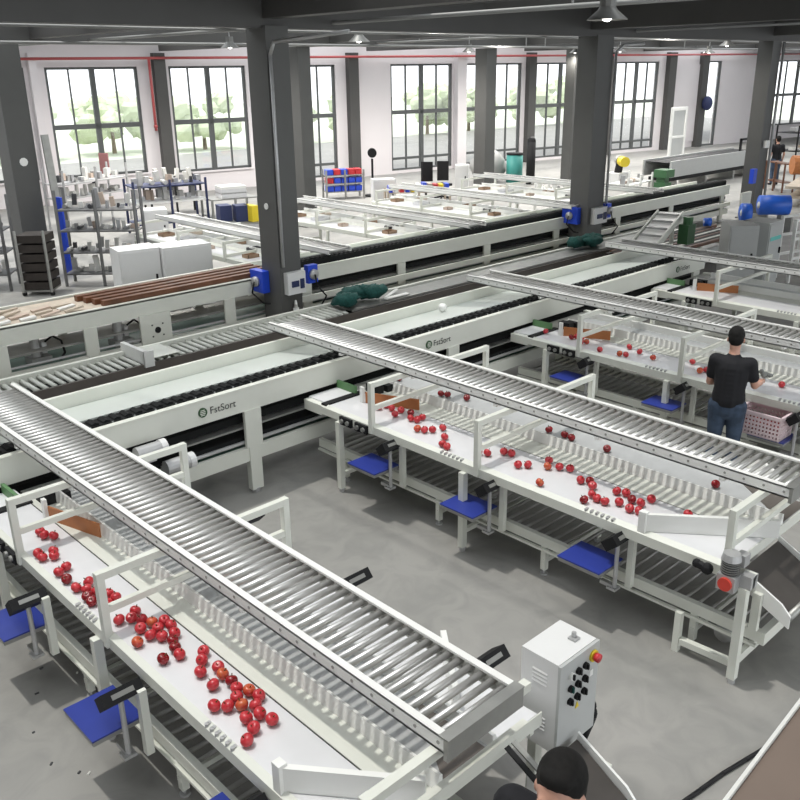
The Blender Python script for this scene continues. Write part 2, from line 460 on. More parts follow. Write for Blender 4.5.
BH = MB().cyl((-.004, 0, 0), (.003, 0, 0), .010, 6).mesh('bolt_head'); BH.materials.append(DSTEEL)


def upper_conveyor(E, ya, yb, label, pitch=.0738, z=1.345, w=.52, end=True):
    """crate roller conveyor carried over the table; E = x of its left rail"""
    lo, hi = min(ya, yb), max(ya, yb)
    t = thing('roller_conveyor', label, 'roller conveyor', (E+w/2, lo, z))
    for s, x in (('rail', E), ('rail', E+w)):
        d = 1 if x == E else -1
        rl = MB().box(x, x+d*.012, lo, hi, z, z+.085); rl.box(x, x+d*.04, lo, hi, z+.075, z+.09); rl.box(x, x+d*.035, lo, hi, z, z+.012)
        y = lo+.1
        o = part(t, 'rail', rl, WHITEP)
        if end and x == E:
            y = lo+.037
            while y < hi-.02:
                bo = bpy.data.objects.new('bolt_head', BH); C.objects.link(bo); bo.parent = o
                bo.location = Vector((x, y, z+.045))-ORG[t.name]; y += .1476
    n = int((hi-lo-.06)/pitch)
    rollers(t, roller_mesh(-w/2+.014, w/2-.014, .0200), E+w/2, [lo+.065+i*pitch for i in range(n)], z+.05)
    for y in [lo+.5+i*1.1 for i in range(int((hi-lo)/1.1))]:
        part(t, 'cross_tie', MB().box(E, E+w, y-.02, y+.02, z-.03, z), WHITEP)
    if end:
        part(t, 'end_plate', MB().box(E-.005, E+w+.005, lo-.025, lo, z-.03, z+.09).box(E-.005, E+w+.005, lo-.03, lo+.03, z+.085, z+.092), DSTEEL)
    return t


LROLL = mat('low_roller', (.42, .41, .39), .35, .6, noise=.2)  # darker grey steel for the low conveyor rollers


def lower_conveyor(x0, x1, ya, yb, label, legs):
    lo, hi = min(ya, yb), max(ya, yb)
    t = thing('roller_conveyor', label, 'roller conveyor', ((x0+x1)/2, lo, 0))
    for x, d in ((x0, 1), (x1, -1)):
        part(t, 'rail', MB().box(x, x+d*.05, lo, hi, .29, .38).box(x-d*.02, x+d*.01, lo, hi, .25, .27), CREAM)
    n = int((hi-lo-.1)/.105)
    rollers(t, roller_mesh(-(x1-x0)/2+.055, (x1-x0)/2-.055, .0155, 8, LROLL), (x0+x1)/2, [lo+.08+i*.105 for i in range(n)], .355)
    part(t, 'end_rail', MB().box(x0, x1, lo-.05, lo, .28, .38), CREAM)
    for y in legs:
        for x in (x0+.03, x1-.03):
            l_ = part(t, 'leg', MB().box(x-.025, x+.025, y-.025, y+.025, .05, .29), CREAM)
            link('foot', MB().cyl((x, y, 0), (x, y, .015), .035, 8).cyl((x, y, .015), (x, y, .06), .01, 6).mesh('foot', ORG[t.name]), GALV, l_)
        part(t, 'cross_tie', MB().box(x0, x1, y-.02, y+.02, .12, .16), CREAM)
    return t


VB = MB().cyl((0, 0, -.008), (0, 0, .016), .013, 8).mesh('vent_button'); VB.materials.append(GALV)


def packing_table(E, dims, yy, L, label, flap=True, controls=True, posts=(), diverter=True, legs=(), rshort=False, ext=True, cut=0., pz=1.345):
    """table of one outlet; E x of its lip, dims = offsets lip, belt, strip, wall, channel, right edge;
    yy(u) maps the distance u from the free end to world y; L its length"""
    a, b_, c, d, e, w = dims
    y0, y1 = yy(0), yy(L); T = .87
    t = thing('packing_table', label, 'packing table', (E+w/2, (y0+y1)/2, 0))
    P = lambda n, mb, m, **k_: part(t, n, mb, m, **k_)
    P('front_lip', MB().prism([(E, T-.07), (E+.025, T-.07), (E+.03, T-.01), (E+a, T+.02), (E+a, T+.035), (E, T+.012)], 'y', y0, y1), CREAM)
    P('belt', MB().box(E+a, E+b_, yy(cut), y1, T-.02, T+.025), BELTW)
    yc_ = yy(cut)
    P('belt_gap', MB().box(E+b_, E+b_+.010, yy(.42), y1, T-.03, T+.020), BLACK)
    P('slide_plate', MB().box(E+b_+.010, E+c, yc_, y1, T-.02, T+.026), CREAM)
    P('inner_wall', MB().prism([(E+c, T-.02), (E+d, T-.02), (E+d, T+.105), (E+d-.02, T+.11), (E+c, T+.03)], 'y', yc_, y1), WHITEP)
    P('centre_belt', MB().box(E+d, E+e, yc_, y1, T-.02, T+.02), BELTG)
    if cut: P('channel_end', MB().prism([(E+d+.02, yy(cut+.01)), (E+e-.02, yy(cut+.01)), (E+e-.02, yy(cut+.55))], 'z', T+.021, T+.024), BROWNST, label='dark brown end plate')
    P('inner_wall', MB().prism([(E+e, T-.02), (E+e+.05, T-.02), (E+e+.05, T+.03), (E+e+.02, T+.11), (E+e, T+.105)], 'y', yc_, y1), WHITEP)
    P('belt', MB().box(E+e+.05, E+w-.07, yc_, y1, T-.02, T+.025), BELTW)
    P('back_lip', MB().prism([(E+w, T-.07), (E+w-.025, T-.07), (E+w-.07, T+.02), (E+w-.07, T+.035), (E+w, T+.012)], 'y', yy(.48) if rshort else y0, y1), CREAM)
    P('under_frame', MB().box(E+.09, E+.12, yc_, y1, T-.10, T-.03), CREAM); P('under_frame', MB().box(E+w-.12, E+w-.09, yc_, y1, T-.10, T-.03), CREAM)
    for u in legs:
        for x in ((E-.045,) if rshort and u < .1 else (E-.045, E+w-.015)):
            l_ = P('leg', MB().box(x-.0, x+.06, yy(u)-.03, yy(u)+.03, .04, T-.07), CREAM)
            link('foot', MB().cyl((x+.03, yy(u), 0), (x+.03, yy(u), .05), .03, 8).mesh('foot', ORG[t.name]), GALV, l_)
        P('cross_tie', MB().box(E+.015, E+w-.015, yy(u)-.02, yy(u)+.02, .18, .22), CREAM)
    for u in posts:
        y = yy(u)
        last = (u == posts[0] and rshort)
        P('post', MB().box(E-.02, E+.03, y-.025, y+.025, T-.06, pz), CREAM)
        if not last: P('post', MB().box(E+w-.03, E+w+.02, y-.025, y+.025, T-.06, pz), CREAM)
        wb_ = E+1.08 if last else E+w-.03
        P('top_bar', MB().box(E+.03, wb_, y-.024, y+.024, pz-.052, pz-.002), CREAM)
        P('brace_bar', MB().box(E+.03, wb_, y-.02, y+.02, pz-.295, pz-.25), CREAM)
    if flap:
        fo = .15 if d > .8 else -.03
        P('flap', MB().bar((E+b_-.03-fo, yy(L-.42+fo*.9), T+.085), (E+c-.05-fo, yy(L-.98+fo*.9), T+.085), .012, .12), ORANGE, label='orange deflector flap')
        P('flap_mount', MB().box(E+b_-.06-fo, E+b_-.03-fo, yy(L-.36+fo*.9), yy(L-.41+fo*.9), T+.025, T+.2), WHITEP)
    if controls:
        for q in (0, 1):
            yc = yy(L-.42-.24*q)
            bx = P('control_box', MB().box(E-.03, E, yc-.09, yc+.09, T-.085, T-.0), BLACK, label='black control box')
            for s in (-.045, .045): link('knob', MB().cyl((E-.05, yc+s, T-.042), (E-.03, yc+s, T-.042), .024, 10).mesh('knob', ORG[t.name]), DSTEEL, bx)
    if diverter:
        for s in (1, -1):
            xa, xb = (E+a*.6, E+b_+.09) if s == 1 else (E+w-.03, E+e+.05)
            ub = (.13 if d > .8 else .19) if s == 1 else .5; ua = ub+abs(xb-xa)*1.24
            P('diverter', MB().bar((xa, yy(ua), T+.10), (xb, yy(ub), T+.10), .035, .145), WHITEP)
            if s == 1: P('diverter_post', MB().box(xa-.02, xa+.03, yy(ua)-.03, yy(ua)+.03, T, T+.19), WHITEP)
        P('end_plate', MB().box(E+.03, E+w-.03, yy(cut)-.006, yy(cut), T-.07, T+.02), CREAM)
    if ext:
        for u0 in (1.15, 2.75):
            for i in range(6):
                for j in range(2):
                    o = bpy.data.objects.new('vent_button', VB); C.objects.link(o); o.parent = t
                    o.location = Vector((E+a*.3+a*.4*j, yy(u0+i*.05), T+.018))-ORG[t.name]
    if ext:
        # feed belts reaching the sorter
        P('feed_belt', MB().box(E+.07, E+b_, y1, yy(L+.295), T, T+.035), BELTW)
        P('feed_frame', MB().box(E, E+.07, y1, yy(L+.295), T-.09, T+.02), CREAM); P('feed_frame', MB().box(E+w-.07, E+w, y1, yy(L+.295), T-.09, T+.02), CREAM)
        P('belt_joint', MB().box(E+.02, E+b_+.02, yy(L+.02), yy(L-.06), T+.02, T+.042), BLACK)
        P('side_guard', MB().box(E+b_-.10, E+b_-.07, yy(L-.02), yy(L+.29), T+.036, T+.12), GREENG, label='green side guard')
        P('feed_tray', MB().box(E+b_+.05, E+w-.1, y1, yy(L+.295), T-.05, T), DSTEEL)
        P('transfer_block', MB().box(E+b_+.06, E+b_+.16, yy(L-.2), yy(L-.02), T+.027, T+.12), BLACK); P('transfer_block', MB().box(E+b_+.2, E+b_+.28, yy(L-.22), yy(L-.04), T+.027, T+.1), BLACK)
    return t


def scale(x, y, z, label, side=-1, pole=True):
    """platform scale; side -1: worker stands at -x of the table"""
    t = thing('platform_scale', label, 'scale', (x, y, z-.12), 'platform scales')
    part(t, 'platform', MB().box(x-.165, x+.165, y-.2, y+.2, z-.012, z), BLUE, label='blue platform plate')
    part(t, 'base', MB().box(x-.16, x+.16, y-.195, y+.195, z-.045, z-.012), DSTEEL)
    for q in (-.115, .115): part(t, 'bracket', MB().box(x-.10, x+.13, y+q-.015, y+q+.015, z-.085, z-.045), CREAM)
    part(t, 'support_post', MB().box(x-side*.13-.025, x-side*.13+.025, y-.32, y-.27, z-.2, z+.268), CREAM)
    yc = y-.225; xc = x+.03
    part(t, 'column', MB().cyl((xc, yc, z-.2), (xc, yc, z+.22), .018, 8), GALV)
    part(t, 'column_foot', MB().box(xc-.04, xc+.04, yc-.03, yc+.05, z-.21, z-.19).box(xc-.02, xc+.02, yc, y-.1, z-.2, z-.17), GALV)
    up = (0, -.75, .65)
    d = part(t, 'display', MB().bar((xc-.125, yc, z+.245), (xc+.125, yc, z+.245), .085, .13, up=up), BLACK, label='black display unit')
    f_ = Vector((0, -.65, -.75)); n_ = Vector((0, -.75, .65)).normalized(); c_ = Vector((xc, yc, z+.245))+n_*.066
    link('screen', MB().bar(c_+Vector((-.07, 0, 0)), c_+Vector((.07, 0, 0)), .03, .004, up=up).mesh('screen', ORG[t.name]), DSTEEL, d)
    part(t, 'display_arm', MB().bar((xc, yc+.02, z+.2), (xc, yc+.1, z+.14), .05, .03), BLACK)
    return t


DW = (.05, .56, .825, .89, 1.36, 1.72)
DN = (.04, .385, .56, .605, .98, 1.42)
near = lambda u: 2.12+u
ES = [1.835, 5.335, 8.82, 12.30]
NAMES = ['nearest', 'second', 'third', 'fourth']
WHERE = ['at the lower left', 'beside the empty aisle', 'beside the person in black', 'before the grey cabinets']
for i, E in enumerate(ES):
    dm = DN if i == 0 else DW
    packing_table(E, dm, near, 4.75, 'cream packing table with white belts, %s row %s' % (NAMES[i], WHERE[i]),
                  posts=(.07 if i == 0 else .2, 2.55, 3.95), legs=(.05, 2.7, 4.44), rshort=(i == 0), cut=.2)
    upper_conveyor(E+.415, 2.13, 8.35, 'raised steel roller conveyor above the %s packing table %s' % (NAMES[i], WHERE[i]))
    lower_conveyor(E+.165 if i else E+.05, E+1.045 if i else E+1.0, 2.1, 7.15, 'low roller conveyor under the %s packing table %s' % (NAMES[i], WHERE[i]), (.48+2.12, 4.03, 2.12+3.2, 2.12+4.6))

SC = [[(1.655, 5.83), (1.655, 4.46), (1.665, 3.2)], [(5.27, 5.99), (5.285, 4.72), (5.30, 3.42)], [(8.80, 6.16), (8.80, 4.83), (8.76, 3.52)]]
SP = ['farthest from the camera', 'middle of its row', 'closest to the camera']
for i, row in enumerate(SC):
    for j, (x, y) in enumerate(row):
        s = 'blue platform scale with black display at the %s packing table, %s' % (NAMES[i], SP[j])
        if i == 2 and j == 2: s = 'blue platform scale carrying the pink crate beside the person in black'
        scale(x, y, .525, s)
for j, y in enumerate((5.75, 4.42, 3.14)):
    scale(3.44, y, .525, 'platform scale on the aisle side of the nearest packing table, %s' % SP[j], side=1)

# ------------------------------------------------------------------ apples
ORD = ['first', 'second', 'third', 'fourth', 'fifth', 'sixth', 'seventh', 'eighth', 'ninth', 'tenth', 'eleventh', 'twelfth', 'thirteenth', 'fourteenth']
def apple_mesh(m, k):
    def f(p):
        q = math.hypot(p.x, p.y); z = p.z
        w = 1+.05*z
        z2 = z*.92
        if z > 0: z2 -= .30*math.exp(-(q/.28)**2)
        else: z2 += .22*math.exp(-(q/.25)**2)
        return (p.x*w*1.03, p.y*w*1.03, z2)
    me = MB().sph((0, 0, 0), .0365, 16, 11, fn=f).mesh('apple', smooth=True); me.materials.append(m); return me
AM = [apple_mesh(m, k) for k, m in enumerate(APPLE)]
SM = MB().bar((0, 0, .015), (.006, 0, .042), .005).mesh('stem'); SM.materials.append(STEMM)


def apple(p, label, group, kind=None):
    k = kind if kind is not None else random.choices((0, 1, 2), (8, 1, 1))[0]
    o = bpy.data.objects.new('apple', AM[k]); C.objects.link(o); o.location = p
    o.rotation_euler = (random.uniform(-.7, .7), random.uniform(-.7, .7), random.uniform(0, 6.28))
    o.scale = (1, 1, 1)
    tag(o, label, 'apple', group)
    s = bpy.data.objects.new('stem', SM); C.objects.link(s); s.parent = o
    return o


def spread(px, z, label, group, xlo, xhi, kind=None):
    pts = []
    for x, y in px:
        p = g(x, y, z+.036); p.x = min(max(p.x, xlo), xhi); pts.append(p)
    for it in range(60):          # push apart apples that would overlap
        for i in range(len(pts)):
            for j in range(i):
                d = pts[i]-pts[j]; l_ = d.length
                if l_ < .0765:
                    if l_ < 1e-4: d = Vector((.01, .01, 0)); l_ = d.length
                    s = d*(.0770-l_)/l_/2; pts[i] += s; pts[j] -= s
                    for q in (i, j): pts[q].x = min(max(pts[q].x, xlo), xhi)
    seen = {}
    for p in sorted(pts, key=lambda p: -p.y):
        if callable(label):
            q = (p.x-xlo)/(xhi-xlo); l_ = '%s, %s' % (label(p), 'by the front lip' if q < .34 else 'mid belt' if q < .67 else 'by the divider')
        else: l_ = label
        n = seen[l_] = seen.get(l_, 0)+1
        apple(p, '%s, %s from the flap' % (l_, ORD[n-1]), group, kind)


A1 = [(45.6, 534), (50.4, 535), (42, 532.5), (31.2, 555.6), (40.4, 557.6), (54, 555), (53.5, 551), (58, 571.4), (63.6, 568), (65.4, 579.4), (75.4, 587.6), (88.6, 581.4), (87, 589), (90, 597), (93.6, 592.4),
      (87, 600), (109.6, 594), (113.6, 597.4), (108.5, 602), (135, 611.4), (124.4, 619), (134.4, 618.6), (142.4, 619.5), (140.6, 628), (150.4, 620.6), (158.5, 621.5), (133, 644), (158, 628), (154, 634),
      (160, 635.6), (169.4, 624.4), (173.6, 634), (173.2, 640), (174.8, 646.5), (179.4, 654), (163, 658.6), (203.6, 651), (202, 660), (200.4, 671.6), (218.4, 667), (222.4, 673.6), (213, 684.4), (232.6, 682),
      (237, 688.4), (238, 697), (241, 703), (249.6, 691.4), (256, 696), (217, 705.4), (229.4, 705.4), (253, 705), (257, 711), (247.4, 717), (272, 719), (253.8, 727.6), (241.5, 743.4)]
def l1(p):
    return 'red apple, nearest table, ' + ('flap end' if p.y > 5.2 else 'middle group' if p.y > 4.05 else 'camera end')
spread(A1, .895, l1, 'apples on the nearest table', ES[0]+.08, ES[0]+.345)
A2 = [(378.7, 406.7), (386, 405), (391.6, 408), (395, 413.8), (401, 410), (410.8, 412.5), (411, 418), (417, 419.4), (422.4, 417), (417.4, 428.4), (425.4, 429.6), (431.6, 429.4), (442.8, 427.4), (444.6, 436.6),
      (442.6, 443.6), (442.4, 448), (478.6, 451.6), (487.4, 452.6), (504.2, 451.4), (511, 453), (518, 464.4), (528, 464.4), (538, 483.2), (549, 460), (547.6, 466), (559.6, 466.6), (570.2, 468.2), (580.6, 479.8),
      (589.8, 480.8), (592.6, 485.5), (592.6, 494.4), (597.2, 498), (604.2, 500.8), (581.6, 500.8), (617.6, 491), (625.4, 492.6), (619.2, 501.8), (632, 499.2), (640.8, 502.6), (629.8, 508.2), (639, 510.6), (651.4, 498.8), (688, 514)]
def l2(p):
    return 'red apple, second table, ' + ('flap end' if p.y > 5.5 else 'middle group' if p.y > 4.25 else 'diverter end')
spread(A2, .895, l2, 'apples on the second table', ES[1]+.09, ES[1]+.52)
spread([(399, 378), (442, 393.6), (446.5, 394.2), (466.8, 397.6), (549, 429.4), (564.6, 434.4), (571.4, 437.4), (607, 448.6), (715.6, 484)], .89,
       'dark red apple in the centre channel of the second table', 'apples in the centre channel', ES[1]+.93, ES[1]+1.32, 2)
A3 = [(571.6, 337), (576.4, 336.4), (582, 337.8), (581.6, 342), (586, 341.6), (599.8, 349.3), (619.8, 353.5), (625.6, 354.4), (629.4, 346.7), (639.7, 351.4), (653, 357.4), (692.5, 361.5), (700, 370.5), (706.4, 369.5), (781.8, 384.5)]
def l3(p):
    return 'red apple, third table, ' + ('flap end' if p.y > 5.6 else 'middle' if p.y > 4.4 else 'beside the person in black')
spread(A3, .895, l3, 'apples on the third table', ES[2]+.09, ES[2]+.52)
apple(Vector((9.1, 6.8, .935)), 'red apple on the feed belt joint of the third packing table', 'apples on the third table', 0)

# ------------------------------------------------------------------ end-of-line chutes, motor, cabinet
def chute(x0, x1, y, label, dz=0.):
    t = thing('discharge_chute', label, 'chute', ((x0+x1)/2, y-.3, .3))
    part(t, 'belt', MB().bar(((x0+x1)/2, y, .785+dz), ((x0+x1)/2, y-.36, .585+dz), x1-x0-.04, .03), CHUTEB, label='dark rubber belt')
    for x in (x0, x1):
        part(t, 'side_plate', MB().prism([(y, .70+dz), (y, .835+dz), (y-.33, .67+dz), (y-.40, .60+dz), (y-.40, .50+dz)], 'x', x-.008, x+.008), WHITEP)
    part(t, 'roller', MB().cyl((x0+.01, y-.38, .575+dz), (x1-.01, y-.38, .575+dz), .03, 10), DSTEEL, True)
    for x in (x0-.05, x1+.01): part(t, 'support', MB().box(x, x+.04, y-.20, y-.14, 0 if dz else .40, .70+dz), CREAM)
    return t
chute(ES[1]+.17, ES[1]+.80, 2.30, 'dark discharge belt chute beside the grey motor of the second packing table')
chute(2.97, 3.42, 2.20, 'dark discharge belt chute below the white control cabinet', -.13)
mt = thing('gear_motor', 'grey geared motor with red cap on the end post of the second packing table', 'motor', (5.27, 2.27, .70))
part(mt, 'gearbox', MB().box(5.215, 5.335, 2.20, 2.33, .775, .895), GALV)
part(mt, 'cap', MB().cyl((5.215, 2.262, .835), (5.195, 2.262, .835), .05, 16), mat('motor_red', (.65, .06, .04), .4), label='red round cap')
part(mt, 'housing', MB().cyl((5.28, 2.27, .895), (5.28, 2.27, 1.0), .058, 18), JUNK[2], label='dark finned motor body')
for k_ in range(5): part(mt, 'cooling_fin', MB().cyl((5.28, 2.27, .91+k_*.018), (5.28, 2.27, .915+k_*.018), .066, 18), DSTEEL)
part(mt, 'fan_cover', MB().cyl((5.28, 2.27, 1.0), (5.28, 2.27, 1.05), .07, 18, .058), GALV)
part(mt, 'terminal_box', MB().box(5.34, 5.42, 2.20, 2.27, .93, 1.02), GALV)
part(mt, 'flange', MB().box(5.30, 5.40, 2.12, 2.20, .80, .90), GALV)
sk = thing('cable_bundle', 'black cable plug hanging beside the grey motor', 'cable', (5.24, 2.5, .78))
part(sk, 'plug', MB().sph((5.27, 2.43, .86), .045, 8, 6).sph((5.27, 2.51, .87), .035, 8, 6).cyl((5.27, 2.43, .86), (5.27, 2.51, .87), .03, 8), BLACK)
cb = thing('under_motor', 'small grey motor drum under the low roller conveyor of the second packing table', 'motor', (5.66, 2.36, .2))
part(cb, 'drum', MB().cyl((5.52, 2.36, .22), (5.75, 2.36, .22), .075, 16), GALV, True)
part(cb, 'mount', MB().box(5.56, 5.72, 2.29, 2.43, .28, .31), DSTEEL)

# end frame of the second low conveyor
ef = thing('end_frame', 'cream end frame standing on the floor under the low conveyor of the second packing table', 'frame', (5.4, 2.3, 0))
part(ef, 'bottom_rail', MB().bar((5.38, 2.62, .10), (5.40, 2.22, .10), .05), CREAM)
part(ef, 'upright', MB().bar((5.38, 2.65, .0), (5.38, 2.65, .34), .05), CREAM)
part(ef, 'cross_rail', MB().bar((5.40, 2.2, .12), (6.30, 2.2, .12), .045), CREAM)

# control cabinet
X0, X1, Y0, Y1, Z0, Z1 = 3.27, 3.62, 2.235, 2.505, .60, 1.2
cbt = thing('control_cabinet', 'white control cabinet with black switches and a red stop button beside the nearest conveyor end', 'control cabinet', ((X0+X1)/2, (Y0+Y1)/2, 0))
part(cbt, 'body', MB().box(X0, X1, Y0+.02, Y1, Z0, Z1), CABW)
dr = part(cbt, 'door', MB().box(X0-.004, X1+.004, Y0, Y0+.018, Z0+.002, Z1-.002), CABG, label='pale grey door')
for z in (1.10, 1.075, 1.05, 1.025, .80, .775, .75, .725): part(cbt, 'louvre', MB().prism([(X0, z+.010), (X0-.005, z), (X0, z)], 'y', Y0+.09, Y1-.08), CABW)
for q in range(9):
    bx = X0+.09+.065*(q % 3)*1.0; bz = Z1-.10-.085*(q//3)-.0*(q % 3)
    s = part(cbt, 'switch', MB().cyl((bx, Y0, bz), (bx, Y0-.018, bz), .021, 12), BLACK if q else WHITEP)
    link('lever', MB().box(bx-.005, bx+.005, Y0-.03, Y0-.018, bz-.017, bz+.017).mesh('lever', ORG[cbt.name]), BLACK if q != 3 else TEAL, s)
part(cbt, 'stop_button', MB().cyl((X1-.055, Y0-.02, Z1-.075), (X1-.055, Y0-.045, Z1-.075), .026, 14), REDP, True, 'red emergency stop button')
part(cbt, 'stop_plate', MB().cyl((X1-.055, Y0, Z1-.075), (X1-.055, Y0-.012, Z1-.075), .036, 16), YELLOW, label='yellow round plate')
part(cbt, 'warning_plate', MB().prism([(X0+.15, .845), (X0+.185, .845), (X0+.1675, .885)], 'y', Y0-.004, Y0), YELLOW, label='yellow warning triangle')
part(cbt, 'top_lock', MB().box(X1-.12, X1-.07, Y0+.08, Y0+.13, Z1, Z1+.012).cyl((X1-.09, Y0+.11, Z1+.01), (X1-.09, Y0+.11, Z1+.04), .014, 8), GALV)
part(cbt, 'small_sticker', MB().box(X1-.075, X1-.045, Y0-.002, Y0, .99, 1.03), WHITEP)
part(cbt, 'stand', MB().box(X0+.05, X0+.11, Y1-.09, Y1-.03, 0, Z0).box(X0+.02, X0+.14, Y1-.12, Y1, 0, .02), CREAM)
cbl = MB(); pts = [Vector((3.60, 2.30, .66))+Vector((.10*math.sin(t*.55), -.02*t*.3, -.015*t*t*.25)) for t in range(8)]
cbl.tube(pts, .022, 8); pts2 = [p+Vector((.04, .03, .01)) for p in pts]; cbl.tube(pts2, .018, 8)
part(cbt, 'cable_loop', cbl, BLACK, True)
gd = thing('guide_bracket', 'pair of dark guide rails pointing at the chute below the control cabinet', 'bracket', (2.95, 2.1, .8))
part(gd, 'rail', MB().bar((2.93, 2.38, .86), (2.80, 1.95, .86), .03, .012), BLACK)
part(gd, 'rail', MB().bar((2.98, 2.37, .86), (2.86, 1.95, .86), .03, .012), DSTEEL)
part(gd, 'support', MB().bar((2.84, 1.98, .84), (2.84, 1.98, .80), .03).bar((2.96, 2.35, .85), (2.96, 2.35, .80), .03), DSTEEL)

# ------------------------------------------------------------------ sorters
def sorter(y, z, x0, x1, legs, label, logos=(), plain_to=None, lift=0.):
    t = thing('fruit_sorter', label, 'fruit sorter', ((x0+x1)/2, y+.5, 0))
    P = lambda n, mb, m, **k_: part(t, n, mb, m, **k_)
    P('front_beam', MB().box(x0, x1, y, y+.045, z-.26, z-.01).box(x0, x1, y-.01, y+.06, z-.012, z), CREAM)
    xs = plain_to if plain_to else x0
    P('green_tray', MB().box(xs, x1, y+.06, y+.17, z-.10, z-.04), GREENB, label='green tray')
    ch = MB().box(xs, x1, y+.12, y+.29+lift, z-.10, z-.012+lift)
    x = xs+.05
    while x < x1:
        ch.cyl((x, y+.14, z-.03+lift), (x, y+.27, z-.03+lift), .045, 8); x += .11
    P('carrier_chain', ch, CHAIN, label='black fruit carriers in a row')
    dt = MB(); x = xs+.10
    while x < x1: dt.cyl((x, y+.115, z-.02), (x, y+.125, z-.02), .012, 6); x += .22
    P('carrier_pins', dt, GALV)['kind'] = 'stuff'
    P('cover_panel', MB().prism([(y+.295+lift, z-.01+lift), (y+.295+lift, z+.005+lift), (y+1.03, z-.115), (y+1.03, z-.135)], 'x', xs, x1), PANELW)
    P('rear_rail', MB().box(x0, x1, y+1.03, y+1.08, z-.20, z+.02), CREAM)
    P('lower_chain', MB().box(xs, x1, y+.10, y+.35, z-.42, z-.34), CHAIN); P('lower_chain', MB().box(xs, x1, y+.07, y+.32, z-.64, z-.57), CHAIN)
    P('return_plate', MB().box(x0, x1, y+.05, y+.6, z-.47, z-.45), DSTEEL)
    P('drip_plate', MB().box(x0, x1, y+.05, y+.7, z-.69, z-.675), GREENB)
    P('service_pipe', MB().cyl((x0, y+.05, z-.62), (x1, y+.05, z-.62), .02, 8), GALV)
    P('lower_beam', MB().box(x0, x1, y-.01, y+.05, z-.82, z-.67), CREAM); P('lower_beam', MB().box(x0, x1, y+.98, y+1.04, z-.82, z-.67), CREAM)
    for x in legs:
        l_ = P('leg', MB().box(x-.10, x+.10, y-.025, y+.015, z-.66, z-.255).box(x-.07, x+.07, y-.022, y+.058, .04, z-.66), CREAM)
        link('foot', MB().cyl((x, y+.02, 0), (x, y+.02, .05), .05, 10).mesh('foot', ORG[t.name]), GALV, l_)
        l_ = P('leg', MB().box(x-.06, x+.06, y+.985, y+1.065, .04, z-.2), CREAM)
        link('foot', MB().cyl((x, y+1.02, 0), (x, y+1.02, .05), .05, 10).mesh('foot', ORG[t.name]), GALV, l_)
        P('cross_beam', MB().box(x-.05, x+.05, y+.06, y+.98, z-.78, z-.70), CREAM)
    for xl in logos:
        b1 = MB().cyl((xl-.06, y-.002, z-.135), (xl-.06, y-.012, z-.135), .05, 18)
        P('emblem', b1, LOGOG, label='dark green round emblem')
        st = MB()
        for q in range(4): st.box(xl-.095+.006*abs(q-1.5), xl-.03-.006*abs(q-1.5), y-.015, y-.012, z-.165+q*.017, z-.157+q*.017)
        P('emblem_stripes', st, CREAM)
        tx = text_mb('FstSort', .105)
        tx.v = [(xl+.02+p[0], y-.004-abs(p[2]), z-.172+p[1]) for p in tx.v]
        P('lettering', tx, LOGOB, label='black FstSort lettering')
    return t
s1 = sorter(7.2, 1.2, -.6, 14.05, (1.3, 4.68, 7.72, 11.15, 13.75), 'long cream fruit sorter with black carriers that the four packing tables branch from', (4.17, 7.35, 13.2))
for px_, py_ in ((146, 452), (175, 465)):
    p = isect(px_, py_, Y=7.02)
    mo = part(s1, 'drive_motor', MB().cyl((p.x-.10, 7.02, p.z), (p.x+.14, 7.02, p.z), .07, 14).box(p.x-.06, p.x+.08, 6.98, 7.2, p.z-.10, p.z-.05), GALV)
    link('fan_cover', MB().cyl((p.x+.14, 7.02, p.z), (p.x+.20, 7.02, p.z), .078, 14).mesh('fan_cover', ORG[s1.name]), CABW, mo)
s2 = sorter(12.1, 1.0, 3.74, 24.6, (3.9, 5.2, 7.6, 9.2, 11.5, 14.0, 16.4, 18.9, 21.4, 24.2), 'cream fruit sorter farther back, behind the nearest column, with open legs', plain_to=8.6, lift=.10)
pn = MB().box(5.98, 6.5, 12.06, 12.1, .2, .76)
p_ = part(s2, 'motor_panel', pn, CREAM)
link('fan_grille', MB().cyl((6.26, 12.05, .50), (6.26, 12.06, .50), .05, 14).box(6.16, 6.18, 12.05, 12.06, .40, .42).box(6.34, 6.36, 12.05, 12.06, .40, .42).box(6.16, 6.18, 12.05, 12.06, .58, .60).box(6.34, 6.36, 12.05, 12.06, .58, .60).mesh('fan_grille', ORG[s2.name]), BLACK, p_)
for z in (.50,):
    part(s2, 'front_rail', MB().box(8.6, 24.4, 11.93, 11.98, z-.05, z+.05), CREAM)
part(s2, 'skirt_panel', MB().box(9.4, 21, 11.99, 12.02, .10, .30), CREAM)
part(s2, 'end_panel', MB().box(24.2, 24.75, 11.5, 11.56, .05, .85), CREAM)
part(s2, 'bench_top', MB().box(3.74, 8.6, 12.1, 13.1, .965, .99), WOODL)
part(s2, 'end_brace', MB().bar((3.8, 12.2, .9), (3.2, 12.5, .55), .05).bar((3.8, 12.15, .75), (3.3, 12.9, .2), .05), CREAM)
# drive units on the left end of the second sorter
for q, (x, y) in enumerate(((4.5, 12.35), (5.75, 12.3))):
    d_ = thing('drive_unit', 'small grey drive motor %s under the far sorter' % ('at the left end' if q == 0 else 'beside the fan panel'), 'motor', (x, y, .15))
    part(d_, 'block', MB().box(x-.15, x+.15, y-.12, y+.12, .15, .42), DSTEEL)
    part(d_, 'motor', MB().cyl((x-.03, y, .42), (x-.03, y, .72), .07, 12).box(x+.05, x+.12, y-.05, y+.05, .45, .62), GALV)
    part(d_, 'hose', MB().tube([(x+.1, y-.05, .62), (x+.2, y-.1, .7), (x+.32, y-.1, .6), (x+.35, y-.1, .42), (x+.25, y-.1, .3)], .016, 6), BLACK)
    part(d_, 'stand', MB().box(x-.1, x+.1, y-.08, y+.08, 0, .15), CREAM)

